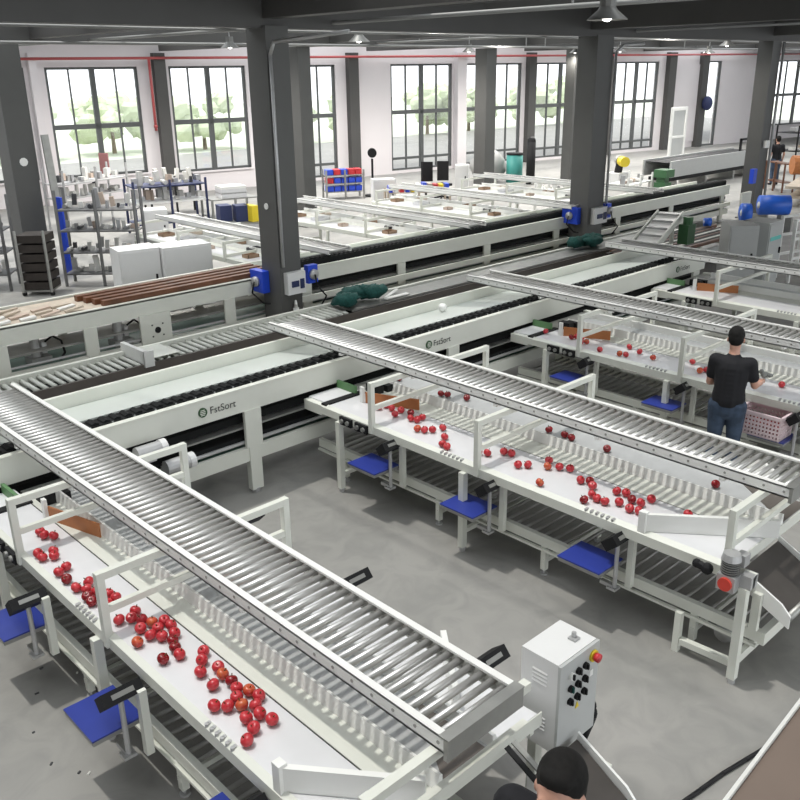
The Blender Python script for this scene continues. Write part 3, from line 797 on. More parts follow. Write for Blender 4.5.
# crate return conveyor between the two sorters
rc = thing('return_conveyor', 'low roller conveyor with white rails running between the two fruit sorters', 'roller conveyor', (10, 10.85, 0))
part(rc, 'rail', MB().box(2.4, 19.4, 11.08, 11.14, .42, .60), CREAM)
part(rc, 'rail', MB().box(2.4, 19.4, 10.52, 10.56, .18, .535), BROWNST, label='brown steel side panel')
me = MB().cyl((0, -.26, 0), (0, .26, 0), .030, 10).mesh('roller', smooth=True); me.materials.append(CREAM)
x = 2.5; n = 0
while x < 8.9 and n < 98:
    r_ = bpy.data.objects.new('roller', me); C.objects.link(r_); r_.parent = rc; r_.location = Vector((x, 10.82, .53))-ORG[rc.name]; x += .115; n += 1
part(rc, 'belt', MB().box(8.95, 19.3, 10.58, 11.06, .535, .568), DSTEEL, label='flat grey belt')
part(rc, 'under_pan', MB().box(2.4, 19.4, 10.56, 11.08, .40, .415), BLACK)
for x in (2.6, 5.2, 7.8, 10.4, 13, 15.6, 18.2): part(rc, 'leg', MB().box(x-.03, x+.03, 10.6, 11.1, 0, .40), CREAM)
part(rc, 'stop_bracket', MB().box(5.20, 5.26, 10.50, 11.16, .535, .72).box(5.20, 5.34, 10.48, 10.52, .5, .72), WHITEP)
part(rc, 'flat_plate', MB().box(5.28, 5.75, 10.54, 11.12, .585, .595), CREAM)

# second bank of tables behind the far sorter
far = lambda u: 18.0-u
FE = [9.45, 13.05, 16.45, 19.85]
FN = ['behind the white cabinets', 'to the right of the nearest column', 'in front of the cardboard pieces', 'under the far windows']
for i, E in enumerate(FE):
    packing_table(E-.415, (.08, .5, .7, .75, 1.1, 1.5), far, 4.75, 'cream packing table of the far bank, %s' % FN[i], flap=False, controls=False, posts=(.2, 1.9, 3.6), legs=(.1, 2.3, 4.4), ext=False, diverter=False, pz=1.20)
    upper_conveyor(E, 11.75, 17.75, 'raised roller conveyor of the far bank, %s' % FN[i], pitch=.12, z=1.235, end=False)
    for q, (dx, dy, m_, s_) in enumerate(((.1, 13.9, CARD, .16), (.75, 15.2, CARD, .2), (.2, 16.5, BELTW, .22), (.85, 13.6, JUNK[1], .15), (.05, 15.4, JUNK[3], .12), (.55, 14.4, JUNK[2], .16), (.2, 17.3, CARD, .18), (.75, 16.9, WOODL, .2), (.6, 13.1, JUNK[2], .14))):
        x = E-.3+dx; y = dy+random.uniform(-.1, .1)
        single('tray_box', MB().box(x, x+s_*1.6, y, y+s_*1.3, .898, .906).box(x, x+.012, y, y+s_*1.3, .906, .96).box(x+s_*1.6-.012, x+s_*1.6, y, y+s_*1.3, .906, .96).box(x, x+s_*1.6, y, y+.012, .906, .96).box(x, x+s_*1.6, y+s_*1.3-.012, y+s_*1.3, .906, .96),
               m_, '%s open tray on the far table %s' % (['brown cardboard', 'larger cardboard', 'white', 'pale', 'tan', 'dark', 'far cardboard', 'pale wooden', 'small dark'][q], FN[i]), 'tray')


# ------------------------------------------------------------------ helpers for things seen far away
def obox(mb, A, B, depth, z0, z1, inset=0.):
    """upright box whose front edge runs A -> B on the ground, extending depth away"""
    a = Vector((A[0], A[1], 0)); b_ = Vector((B[0], B[1], 0)); u = (b_-a).normalized(); n = Vector((-u.y, u.x, 0))
    if n.dot(Vector((a.x, a.y, 0))) < 0: n = -n
    a = a+u*inset; b_ = b_-u*inset
    q = [a+n*inset, b_+n*inset, b_+n*(depth-inset), a+n*(depth-inset)]
    return mb.add([(p.x, p.y, z0) for p in q]+[(p.x, p.y, z1) for p in q], [(0, 3, 2, 1), (4, 5, 6, 7), (0, 1, 5, 4), (1, 2, 6, 5), (2, 3, 7, 6), (3, 0, 4, 7)])


def cabinet(A, B, depth, h, label, m=CABW, name='cabinet', z0=.04, stripe=None):
    c = (Vector((A[0], A[1], 0))+Vector((B[0], B[1], 0)))/2
    t = thing(name, label, 'cabinet', (c.x, c.y, 0))
    part(t, 'body', obox(MB(), A, B, depth, z0, h), m)
    a = Vector((A[0], A[1], 0)); b_ = Vector((B[0], B[1], 0)); u = (b_-a).normalized(); n = Vector((-u.y, u.x, 0))
    if n.dot(a) < 0: n = -n
    d = part(t, 'door', obox(MB(), a+u*.03-n*.015, b_-u*.03-n*.015, .014, z0+.04, h-.04), m)
    hp = b_-u*.10-n*.03
    link('handle', MB().box(hp.x-.015, hp.x+.015, hp.y-.015, hp.y+.015, h*.5, h*.5+.12).mesh('handle', ORG[t.name]), BLACK, d)
    part(t, 'plinth', obox(MB(), A, B, depth, 0, z0, .03), DSTEEL)
    if stripe:
        part(t, 'stripe', obox(MB(), a+u*.08-n*.022, b_-u*.1-n*.022, .006, h*.72, h*.78), stripe)
    return t


def clutter(A, B, depth, z, n, where, group, smin=.06, smax=.22):
    n = int(n*1.35); smin *= 1.5; smax *= 1.35; z += .003
    a = Vector((A[0], A[1], 0)); b_ = Vector((B[0], B[1], 0)); u = (b_-a).normalized(); L = (b_-a).length; nn = Vector((-u.y, u.x, 0))
    if nn.dot(a) < 0: nn = -nn
    words = ['grey', 'pale', 'dark', 'tan', 'steel']
    for i in range(n):
        k = random.choices(range(5), (3, 7, 2, 2, 3))[0]; w = L/n*.92
        c = a+u*(.05+(L-.1)*(i+.5)/n)+nn*depth*random.uniform(.36, .6)
        h = random.uniform(smin, smax); r_ = random.random(); mb = MB()
        if r_ < .62:
            q = u*math.cos(.2)+nn*math.sin(.2)
            mb.bar(c-q*w*.42+Vector((0, 0, z+h/2)), c+q*w*.42+Vector((0, 0, z+h/2*random.uniform(.9, 1.1))), min(depth*.42, w*.9), h*random.uniform(.5, 1)); nm, lb = 'machine_part', '%s block part' % words[k]
        elif r_ < .78:
            q = nn; h = min(h, w*.88)
            mb.cyl(c-q*depth*.2+Vector((0, 0, z+h/2)), c+q*depth*.2+Vector((0, 0, z+h/2)), h/2, 8); nm, lb = 'roller_part', '%s cylindrical part' % words[k]
        elif r_ < .85:
            mb.cyl(c+Vector((0, 0, z)), c+Vector((0, 0, z+h*.9)), min(w*.36, .1), 9, min(w*.28, .08)); nm, lb = 'canister', '%s upright canister' % words[k]
        else:
            for q in range(3): mb.bar(c-u*w*.4+nn*(q*.05-.05)+Vector((0, 0, z+.02+q*.02)), c+u*w*.42+nn*(q*.05-.03)+Vector((0, 0, z+.02+q*.02)), .035)
            nm, lb = 'bar_offcuts', '%s bar offcuts' % words[k]
        single(nm, mb, JUNK[k], '%s %s, %s' % (lb, where, ['left end', 'left of middle', 'middle', 'right of middle', 'right end'][min(4, int(5*(i+.5)/n))]), 'part', group, org=(c.x, c.y, z))


def rack(A, B, depth, h, shelves, label, m=None, name='shelf_rack'):
    m = m or SHELFM
    a = Vector((A[0], A[1], 0)); b_ = Vector((B[0], B[1], 0)); u = (b_-a).normalized(); nn = Vector((-u.y, u.x, 0))
    if nn.dot(a) < 0: nn = -nn
    t = thing(name, label, 'shelves', (a+b_)/2)
    for p in (a, b_, a+nn*depth, b_+nn*depth, (a+b_)/2):
        part(t, 'post', MB().bar((p.x, p.y, 0), (p.x, p.y, h), .05), m)
    for z in shelves: part(t, 'shelf', obox(MB(), a, b_, depth, z-.03, z), m)
    return t


# ------------------------------------------------------------------ things on and by the second sorter
for q in range(4):
    y = 12.22+q*.19
    single('steel_tube', MB().box(5.50-.05*q, 8.56, y-.05, y+.05, .992, 1.075), WOODB, 'rust brown square tube lying on the far sorter bench, %s' % ['nearest the camera', 'second from the camera', 'third from the camera', 'farthest from the camera'][q], 'tube', 'brown tubes on the bench')
for q in range(14):
    x = 4.0+.36*(q % 4)+random.uniform(-.04, .04); y = 12.22+.2*(q//4)+.02*(q % 2)
    a = random.uniform(-.22, .22); l_ = random.uniform(.10, .165)
    single('timber_scrap', MB().bar((x-l_*math.cos(a), y-l_*math.sin(a)*.5, 1.008), (x+l_*math.cos(a), y+l_*math.sin(a)*.5, 1.012+.05*random.random()), random.uniform(.06, .11), .03), random.choice([WOODL, JUNK[1], JUNK[3]]),
           'pale scrap board on the left end of the far sorter bench', 'scrap', 'scrap boards on the bench')
for (cx_, cy_, lb) in ((9.2, 10.85, 'crumpled dark teal net bundle on the low conveyor right of the nearest column'), (15.75, 10.85, 'crumpled dark teal net bundle on the low conveyor at the centre column')):
    def jag(p): return p*(1+.25*random.uniform(-1, 1))
    mb = MB()
    for q in range(5): mb.sph((cx_+random.uniform(-.45, .45), cy_+random.uniform(-.14, .14), .725), .17, 12, 8, (1.5, 1, .65), jag)
    single('net_bundle', mb, TEAL, lb, 'net', smooth=True)
single('paper_sheet', MB().box(9.75, 10.3, 10.62, 10.72, .585, .60).bar((9.8, 10.7, .60), (10.3, 10.95, .62), .06, .01), WHITEP, 'white folded strip lying beside the left teal net bundle', 'paper')

# electrics on the columns
def electrics(cx_, cy_, lb, boxes):
    for (px, py, face, w, h, m_, nm, txt) in boxes:
        p = isect(px, py, X=cx_) if face == 'L' else isect(px, py, Y=cy_)
        t = thing(nm, '%s %s' % (txt, lb), 'electrical box', p)
        mb = MB()
        if face == 'L': mb.box(cx_-.13, cx_, p.y-w/2, p.y+w/2, p.z-h/2, p.z+h/2)
        else: mb.box(p.x-w/2, p.x+w/2, cy_-.11, cy_, p.z-h/2, p.z+h/2)
        part(t, 'housing', mb, m_)
        sk_ = MB()
        if m_ is BLUEP:
            c = Vector((cx_-.13, p.y, p.z)) if face == 'L' else Vector((p.x, cy_-.11, p.z)); n = Vector((-1, 0, 0)) if face == 'L' else Vector((0, -1, 0))
            sk_.cyl(c, c+n*.05, .085, 14); part(t, 'socket', sk_, GALV, True)
            cbq = [c+n*.05+Vector((.0, -.08*0, 0)), c+n*.10+Vector((0, 0, -.18)), c+n*.08+Vector((.12, -.1, -.36)), c+n*.04+Vector((.3, -.25, -.40)) if face == 'L' else c+n*.05+Vector((.1, 0, -.55))]
            part(t, 'cord', MB().tube(cbq, .014, 6), BLACK, True)
        else:
            part(t, 'sockets', MB().box(p.x-w*.3, p.x+w*.1, cy_-.125, cy_-.11, p.z-.06, p.z+.04).box(p.x+w*.18, p.x+w*.4, cy_-.125, cy_-.11, p.z-.1, p.z+.06), NAVY)
C1X, C1Y = isect(283, 318, Y=11.5).x, 11.5
for ch in list(c1.children)+[c1]:
    pass
dx = C1X-8.0
c1.location.x += dx
electrics(C1X, C1Y, 'on the nearest column', [(263, 280, 'L', .36, .36, BLUEP, 'socket_outlet', 'blue socket outlet with black cord on the left face, mounted'), (293, 282, 'R', .36, .36, CABW, 'switch_panel', 'white switch panel with sockets mounted'),
                                  (309, 273, 'R', .20, .30, BLUEP, 'socket_outlet', 'small blue socket outlet at the right edge, mounted')])
C3X, C3Y = 16.80, 11.55
electrics(C3X, C3Y, 'on the centre column', [(573, 215, 'L', .42, .36, BLUEP, 'socket_outlet', 'blue socket outlet on the left face, mounted'), (597, 215, 'R', .5, .36, CABW, 'switch_panel', 'white switch panel mounted'),
                                  (605, 210, 'R', .16, .32, BLUEP, 'socket_outlet', 'small blue socket outlet at the right edge, mounted')])
p = isect(751, 176, Y=11.6)
single('socket_outlet', MB().box(p.x-.1, p.x+.1, 11.48, 11.6, p.z-.2, p.z+.2), BLUEP, 'narrow blue outlet box on the right hand column', 'electrical box')
p = isect(294, 309, Y=C1Y)
ex = thing('spray_bottle', 'red and white bottle hanging on the nearest column above the second roller conveyor', 'bottle', (p.x, C1Y-.06, p.z-.2))
part(ex, 'body', MB().cyl((p.x, C1Y-.06, p.z-.19), (p.x, C1Y-.06, p.z+.03), .05, 12), WHITEP, True)
part(ex, 'band', MB().cyl((p.x, C1Y-.06, p.z-.10), (p.x, C1Y-.06, p.z-.02), .053, 12), REDP, True, 'red band')
part(ex, 'neck', MB().cyl((p.x, C1Y-.06, p.z+.03), (p.x, C1Y-.06, p.z+.16), .04, 10, .015), WHITEP, True)
p = g(457, 303, 1.14)
single('lamp_ball', MB().sph((5.35+3.0, 7.98, 1.19), .06, 12, 8), WHITEP, 'small white ball lying on the cover of the near sorter', 'ball', smooth=True)

# incline conveyor and bar rack beyond the fourth table
ic = thing('incline_conveyor', 'white ribbed incline conveyor rising toward the back behind the fourth roller conveyor', 'conveyor', (15.3, 9.4, 0))
P0, P1 = Vector((13.9, 8.85, .50)), Vector((16.9, 9.55, 1.32)); side = Vector((-.23, .97, 0))
part(ic, 'belt', MB().bar(P0, P1, .46, .05), WHITEP)
rb = MB()
for q in range(9):
    c = P0.lerp(P1, (q+.5)/9); rb.bar(c-side*.22+Vector((0, 0, .045)), c+side*.22+Vector((0, 0, .045)), .04)
part(ic, 'rib', rb, GALV)
for s in (-1, 1): part(ic, 'side_rail', MB().bar(P0+side*.26*s, P1+side*.26*s, .03, .14), CREAM)
part(ic, 'leg', MB().bar((16.6, 9.3, 0), (16.6, 9.3, 1.2), .06).bar((16.5, 9.75, 0), (16.5, 9.75, 1.2), .06), CREAM)
part(ic, 'gearbox', MB().box(16.7, 17.0, 9.0, 9.22, .75, 1.15).cyl((16.85, 9.1, 1.15), (16.85, 9.1, 1.3), .1, 10), GREENM, label='green gearbox')
br = thing('bar_rack', 'low cream trestle holding long rusty bars behind the grey cabinets', 'rack', (18, 10, 0))
for x in (16.8, 17.9, 19.0): part(br, 'trestle', MB().box(x-.05, x+.05, 9.3, 10.4, .42, .5).box(x-.04, x+.04, 9.35, 9.42, 0, .42).box(x-.04, x+.04, 10.3, 10.37, 0, .42), CREAM)
part(br, 'side_board', MB().box(16.8, 19.1, 9.31, 9.34, .1, .42), CABG)
for q in range(11):
    y = 9.36+q*.095; x0 = 14.6+random.uniform(0, 1.4)
    single('steel_bar', MB().box(x0, x0+random.uniform(4.2, 5.2), y-.035, y+.035, .502, .57), [WOODB, DKBROWN, CREAM][2 if q in (2, 6) else q % 2], '%s long bar on the trestle behind the grey cabinets, %s from the front' % ('pale' if q in (2, 6) else 'rusty brown', ORD[q]), 'bar', 'bars on the trestle')

# grey cabinets and blue rolls at the right
cabinet(g(731, 226, 1.30), g(760, 226, 1.30), .7, 1.30, 'pale grey electrical cabinet behind the fourth conveyor, left one of the pair', CABG)
cabinet(g(770, 223.5, 1.30), g(784, 219.5, 1.30), .55, 1.30, 'pale grey electrical cabinet with an aqua stripe, right one of the pair', CABG, stripe=AQUA)
fr = MB()
A, B = Vector((17.95, 7.35, 0)), Vector((18.6, 7.2, 0))
ff = thing('open_machine', 'white open machine at the right edge beside the grey cabinets', 'frame', (A.x, A.y, 0))
for p in (A, B, A+Vector((.3, .4, 0)), B+Vector((.3, .4, 0))): part(ff, 'upright', MB().bar((p.x, p.y, 0), (p.x, p.y, 1.3), .06), WHITEP)
for z in (.5, .9, 1.27): part(ff, 'rail', MB().bar((A.x, A.y, z), (B.x, B.y, z), .05).bar((A.x+.3, A.y+.4, z), (B.x+.3, B.y+.4, z), .05), WHITEP)
def roll(pxa, pxb, py, z, r, label, rk=1.0):
    a = g(pxa, py, z); b_ = g(pxb, py, z); b_ = a+(b_-a)
    t = thing('film_roll', label, 'roll', (a.x, a.y, 0))
    part(t, 'roll', MB().cyl(a, b_, r, 20), ROLLB, True); part(t, 'core', MB().cyl(a-(b_-a)*.03, b_+(b_-a)*.03, r*.35, 10), WHITEP, True)
    for q in (.08, .92):
        if r < .15: continue
        p = a.lerp(b_, q); part(t, 'stand', MB().box(p.x-.04, p.x+.04, p.y-.2, p.y+.2, 0, z-r+.02), DSTEEL)
roll(759, 789, 205, .7, .26, 'large bright blue roll lying behind the grey cabinets')
roll(741, 750, 213, .7, .24, 'short blue roll left of the large blue roll')
roll(704, 711, 222, .675, .10, 'small blue roll lying over the rusty bars')
roll(724, 731, 229, .675, .10, 'small blue roll close to the left grey cabinet')

# long grey conveyor and machines in the far right corner
lg = thing('belt_conveyor', 'long pale grey belt conveyor on legs in the far right corner', 'conveyor', (32, 16.9, 0))
part(lg, 'side_panel', MB().box(29.3, 36.2, 16.7, 16.76, .45, 1.02), CABG)
part(lg, 'side_panel', MB().box(29.3, 36.2, 17.8, 17.86, .45, 1.02), CABG)
part(lg, 'belt', MB().box(29.4, 36.1, 16.76, 17.8, .93, .96), BLACK)
part(lg, 'under_pan', MB().box(29.5, 36.1, 16.8, 17.7, .3, .42), BLACK)
for x in (29.8, 32, 34.2, 35.9): part(lg, 'leg', MB().box(x-.05, x+.05, 16.72, 17.84, 0, .3), DSTEEL)
part(lg, 'hoop', MB().box(34.6, 34.68, 16.75, 16.83, 1.02, 1.5).box(36.0, 36.08, 16.75, 16.83, 1.02, 1.5).box(34.6, 36.08, 16.75, 16.83, 1.42, 1.5), BLACK)
part(lg, 'maker_plate', MB().box(35.2, 35.9, 16.69, 16.7, .72, .78), DSTEEL)
A = g(664, 181, .75)
gm = thing('green_press', 'green machine head standing at the end of the long grey conveyor', 'machine', (A.x, A.y, 0))
part(gm, 'base', MB().box(A.x-.1, A.x+.3, A.y-.1, A.y+.3, 0, .7), GREENM)
part(gm, 'head', MB().box(A.x-.15, A.x+.36, A.y-.15, A.y+.3, .86, 1.1), GREENM); part(gm, 'neck', MB().box(A.x-.05, A.x+.2, A.y-.05, A.y+.25, .7, .86), GREENM)
A = isect(675, 165, Y=22.5)
dp = thing('door_panel', 'white framed door panel leaning upright against the far wall', 'panel', (A.x, 22.5, 0))
part(dp, 'frame', MB().box(A.x-.75, A.x-.6, 22.45, 22.55, 0, 2.4).box(A.x+.5, A.x+.65, 22.45, 22.55, 0, 2.4).box(A.x-.6, A.x+.5, 22.45, 22.55, 2.25, 2.4).box(A.x-.6, A.x+.5, 22.45, 22.55, 0, .12).box(A.x-.6, A.x+.5, 22.45, 22.55, 1.0, 1.1), WHITEP)
part(dp, 'panel', MB().box(A.x-.6, A.x+.5, 22.48, 22.52, .12, 2.25), CABG)
p_ = MB(); wbar(p_, 44.75, 46.9, .3, 4.3, -.06, 0); struct('trim_%d' % k, p_, WALLM); k += 1
A = Vector((47.1, wy(47.1), 0)); single('wall_fan', MB().sph((A.x-.1, A.y-.5, 2.3), .38, 12, 8, (.6, .8, 1)), NAVY, 'round dark blue wall fan on the far right pilaster', 'fan')
yl = g(617, 178, .4)
ym = thing('grinder', 'yellow and white grinding machine in front of the window right of the centre column', 'machine', (yl.x, yl.y, 0))
part(ym, 'base', MB().box(yl.x-.35, yl.x+.35, yl.y-.3, yl.y+.3, 0, .6), CABW); part(ym, 'wheel', MB().cyl((yl.x-.15, yl.y-.4, 1.0), (yl.x+.05, yl.y-.1, 1.0), .18, 16), YELLOW)
part(ym, 'motor', MB().cyl((yl.x+.05, yl.y-.1, 1.0), (yl.x+.4, yl.y+.2, 1.0), .2, 12), DSTEEL); part(ym, 'arm', MB().bar((yl.x, yl.y, .5), (yl.x, yl.y-.1, 1.0), .2), BLACK)
# workbench with odds and ends along the far right wall
A, B = g(628, 186, .75), g(652, 180, .75); rack(A, B, .8, 1.0, (.75, .3), 'white topped bench with machine parts beside the green machine head', WHITEP, 'work_bench'); clutter(A, B, .6, .75, 9, 'on the bench beside the green machine head', 'parts on the far right bench')
A, B = g(536, 190, .7), g(572, 190, .7); rack(A, B, .8, .9, (.7, .25), 'low bench left of the centre column under the far window', WHITEP, 'work_bench'); clutter(A, B, .6, .7, 10, 'on the low bench left of the centre column', 'parts on the centre bench')
# the far right work area
A, B = Vector((37.1, 15.6, 0)), Vector((40.0, 15.0, 0))
rack(A, B, 1.0, 1.9, (.9, 1.62), 'black topped machine bench at the far right edge', BLACK, 'work_bench'); clutter(A, B, .6, .9, 8, 'on the black bench at the far right', 'parts on the black bench'); clutter(A, B, .6, 1.62, 7, 'on the upper black shelf, far right', 'parts on the upper black shelf')
A = g(764, 186, .1); B = g(782, 190, .1)
tr_ = rack(A, B, .4, 1.0, (.98, .35), 'rusty brown steel trestle standing in front of the person in black', WOODB, 'trestle')
A, B = g(797, 188, .6), g(822, 170, .6)
single('timber_ramp', MB().bar(A, B, .7, .08).bar(A+Vector((0, 0, -.3)), B+Vector((0, 0, -.3)), .5, .06), WOODL, 'tan timber ramp at the right edge behind the blue roll', 'ramp')
A = g(792, 165, 1.0); single('copper_coil', MB().cyl(A, A+Vector((.3, -.35, 0)), .32, 14), ORANGE, 'orange brown coil lying on the tan timber ramp', 'coil')

# ------------------------------------------------------------------ left background
cA = g(118, 252, 1.2); cabinet(cA, cA+Vector((.74, -.15, 0)), .6, 1.2, 'white box cabinet behind the rusty tubes, left one of the two')
cA = g(162.5, 248.5, 1.2); cabinet(cA, cA+Vector((.92, -.18, 0)), .6, 1.2, 'white box cabinet behind the rusty tubes, right one of the two')
cabinet(g(143, 211, 1.0), g(167, 209.5, 1.0), .6, 1.0, 'small white cabinet standing by the blue framed workbench')
A, B = Vector((7.45, 18.15, 0)), Vector((8.62, 17.02, 0))
rack(A, B, .5, 2.0, (.27, .72, 1.17, 1.6), 'grey metal shelf rack crowded with parts beside the dark tray stack')
for z, q in ((.27, 9), (.72, 12), (1.17, 13), (1.6, 11)):
    clutter(A, B, .6, z, q, 'on the %s shelf beside the dark tray stack' % {.27: 'lowest', .72: 'second', 1.17: 'third', 1.6: 'top'}[z], 'parts on the %s rack shelf' % {.27: 'lowest', .72: 'second', 1.17: 'third', 1.6: 'top'}[z], .06, .26 if z != 1.6 else .3)
A2, B2 = Vector((5.2, 19.5, 0)), Vector((6.45, 18.6, 0))
rack(A2, B2, .7, 1.9, (.35, .8, 1.25), 'grey metal shelf rack at the left edge of the picture')
for z, q in ((.35, 7), (.8, 8), (1.25, 6)):
    clutter(A2, B2, .6, z, q, 'on the %s shelf at the left edge' % {.35: 'lowest', .8: 'middle', 1.25: 'top'}[z], 'parts on the left edge rack', .08, .24)
# dark stack of trays
ts = thing('tray_trolley', 'tall trolley stacked with dark brown trays at the foot of the far left column', 'trolley', (6.7, 17.8, 0))
A, B = Vector((6.48, 17.95, 0)), Vector((6.90, 17.58, 0))
for q in range(6): part(ts, 'tray', obox(MB(), A, B, .55, .12+q*.19, .12+q*.19+.15), DKBROWN)
for p in (A, B): part(ts, 'upright', MB().bar((p.x-.03, p.y-.03, .08), (p.x-.03, p.y-.03, 1.32), .045), DSTEEL)
part(ts, 'base', obox(MB(), A, B, .55, .08, .11), DSTEEL)
for p in (A, B): part(ts, 'wheel', MB().cyl((p.x-.03, p.y, .04), (p.x+.03, p.y+.02, .04), .04, 10), BLACK)
pl = g(44, 205, 1.7); single('propped_plank', MB().bar((8.15, 19.6, .0), (8.1, 19.75, 3.0), .16, .05), DSTEEL, 'long grey plank propped upright beside the far left column', 'plank')
single('blue_sheet', MB().bar((8.05, 19.3, .0), (8.05, 19.35, 1.7), .08, .3), BLUEP, 'narrow blue sheet standing right of the far left column', 'sheet')
# blue framed workbench and things on it
A, B = g(135, 205, .9), g(207, 199, .9)
wb = rack(A, B, 1.0, 1.5, (.35, 1.35), 'workbench with a dark blue frame and white top under the big left windows', NAVY, 'work_bench')
part(wb, 'bench_top', obox(MB(), A, B, 1.0, .88, .93), WHITEP)
clutter(A, B, .8, .93, 9, 'on the dark blue framed workbench', 'parts on the blue bench', .08, .3); clutter(A, B, .8, 1.35, 9, 'on the upper shelf of the blue workbench', 'parts on the blue bench upper shelf', .1, .35)
A, B = g(212, 200, .9), g(258, 196, .9)
rack(A, B, .9, .9, (.89, .4), 'plain grey bench carrying the white plastic crate', DSTEEL, 'work_bench')
A_, B_ = g(222, 199, .9), g(247, 197, .9)
tb = MB(); obox(tb, A_, B_, .6, .9, 1.15)
wcx = thing('plastic_crate', 'white translucent plastic crate on the grey bench left of the nearest column', 'crate', (A_.x, A_.y, .9)); part(wcx, 'body', tb, BELTW); part(wcx, 'lid', obox(MB(), A_, B_, .62, 1.15, 1.22), WHITEP); part(wcx, 'rim', obox(MB(), A_, B_, .63, 1.02, 1.05), GALV)
for q, (a_, b__, m_, lb) in enumerate((((221, 222), (233, 221), NAVY, 'dark navy plastic crate left of the nearest column, left one'), ((237, 222), (250, 221), NAVY, 'dark navy plastic crate left of the nearest column, right one'), ((253, 222), (260, 221), YELLOW, 'small yellow green bin right of the navy crates'))):
    A_, B_ = g(*a_, .6), g(*b__, .6)
    cq = thing('storage_crate', lb, 'crate', (A_.x, A_.y, .6)); z_ = .6
    part(cq, 'body', obox(MB(), A_, B_, .45, z_, z_+.36), m_); part(cq, 'rim', obox(MB(), A_, B_, .46, z_+.36, z_+.40), m_)
A, B = g(219, 223, .6), g(262, 222, .6); rack(A, B, .8, .6, (.59, .2), 'low bench under the navy crates', DSTEEL, 'work_bench')
A, B = g(65, 196, 1.0), g(128, 186, 1.0)
rack(A, B, .8, 1.7, (.9, 1.3), 'long shelf unit under the large left window', GALV); clutter(A, B, .6, .9, 10, 'on the lower shelf under the large left window', 'parts on the window shelf low', .1, .3); clutter(A, B, .6, 1.3, 12, 'on the upper shelf under the large left window', 'parts on the window shelf high', .1, .3)
A, B = g(150, 188, .9), g(200, 184, .9); rack(A, B, .7, 1.2, (.9, .45), 'bench with black machines below the window left of the nearest column', BLACK, 'work_bench'); clutter(A, B, .6, .9, 9, 'on the bench left of the nearest column', 'parts on the black machine bench', .15, .45)
A = g(104, 175, 1.5); single('notice_board', obox(MB(), g(101, 176, 1.2), g(110, 176, 1.2), .06, 1.1, 1.9), mat('board_red', (.28, .12, .12), .6), 'small dark red board by the window near the riser pipe', 'board')

# ------------------------------------------------------------------ middle background
A, B = g(327, 193, .25), g(364, 191, .25)
rack(A, B, .6, 1.0, (.27, .55, .83), 'rack of blue and red bins right of the near columns', DSTEEL)
u = (B-A).normalized()
for zi, z in enumerate((.272, .552, .832)):
    for q in range(5):
        p0 = A+(B-A)*(.02+.96*(q/5+.015)); p1 = A+(B-A)*(.02+.96*((q+1)/5-.015)); red = (zi, q) in ((2, 1), (2, 3), (1, 0), (2, 4))
        nb = Vector((-u.y, u.x, 0))*.06; bn = MB(); obox(bn, p0+nb, p1+nb, .42, z+.002, z+.18)
        single('storage_bin', bn, REDP if red else BLUEP, '%s storage bin on the %s shelf of the bin rack, %s from the left' % ('red' if red else 'blue', ['lowest', 'middle', 'top'][zi], ORD[q]), 'bin', 'bins on the bin rack')
cabinet(g(374, 205, .25), g(396, 204, .25), .5, 1.02, 'small white cabinet in front of the wall pilaster right of the bin rack')
cabinet(g(455, 188, .2), g(468, 188, .2), .5, 1.0, 'small white cabinet left of the slim far column')
A, B = g(388, 193, .75), g(450, 191, .75)
rack(A, B, .8, .8, (.75, .3), 'long bench with coloured packets under the middle window', WOODL, 'work_bench')
for q in range(11):
    p0 = A+(B-A)*(q/11+.015); p1 = A+(B-A)*((q+1)/11-.015); m_ = [BLUEP, WHITEP, REDP, BLUEP, YELLOW, WHITEP, BLUEP, JUNK[3], REDP, YELLOW, BLUEP][q]
    single('packet', obox(MB(), p0, p1, .4, .752, .752+random.uniform(.12, .28)), m_, '%s packet on the long bench under the middle window, ' % {BLUEP: 'blue', WHITEP: 'white', REDP: 'red', YELLOW: 'yellow', JUNK[3]: 'tan'}[m_]+ORD[q]+' from the left', 'packet', 'packets on the long bench')
def office_chair(px, py, label, m):
    p = g(px, py, .0); t = thing('office_chair', label, 'chair', p)
    part(t, 'seat', MB().box(p.x-.25, p.x+.25, p.y-.25, p.y+.25, .45, .53), m); part(t, 'backrest', MB().bar((p.x+.2, p.y+.15, .6), (p.x+.25, p.y+.2, 1.25), .5, .08), BLACK)
    part(t, 'gas_column', MB().cyl((p.x, p.y, .1), (p.x, p.y, .45), .04, 8), BLACK)
    for q in range(5): a = q*1.2566; part(t, 'leg', MB().bar((p.x, p.y, .1), (p.x+.3*math.cos(a), p.y+.3*math.sin(a), .04), .05), BLACK)
office_chair(426, 200, 'red seated office chair with black back by the long bench', REDP)
office_chair(442, 199, 'black office chair beside the red seated one', BLACK)
p = g(373, 196, 0)
ff = thing('floor_fan', 'black standing floor fan in front of the wall pilaster right of the bin rack', 'fan', p)
part(ff, 'pole', MB().cyl((p.x, p.y, 0), (p.x, p.y, 1.3), .04, 8), BLACK); part(ff, 'head', MB().cyl((p.x-.1, p.y-.12, 1.5), (p.x+.06, p.y+.07, 1.5), .16, 16), BLACK); part(ff, 'base', MB().cyl((p.x, p.y, 0), (p.x, p.y, .05), .28, 14), BLACK)
p = g(514, 182, 0)
td = thing('drum', 'teal green drum standing under the far window left of the centre column', 'drum', p)
part(td, 'body', MB().cyl(p, p+Vector((0, 0, 1.05)), .32, 18), mat('teal_drum', (.05, .28, .25), .5), True); part(td, 'lid', MB().cyl(p+Vector((0, 0, 1.05)), p+Vector((0, 0, 1.12)), .33, 18), BLACK, True)
def jag2(q): return q*(1+.12*random.uniform(-1, 1))
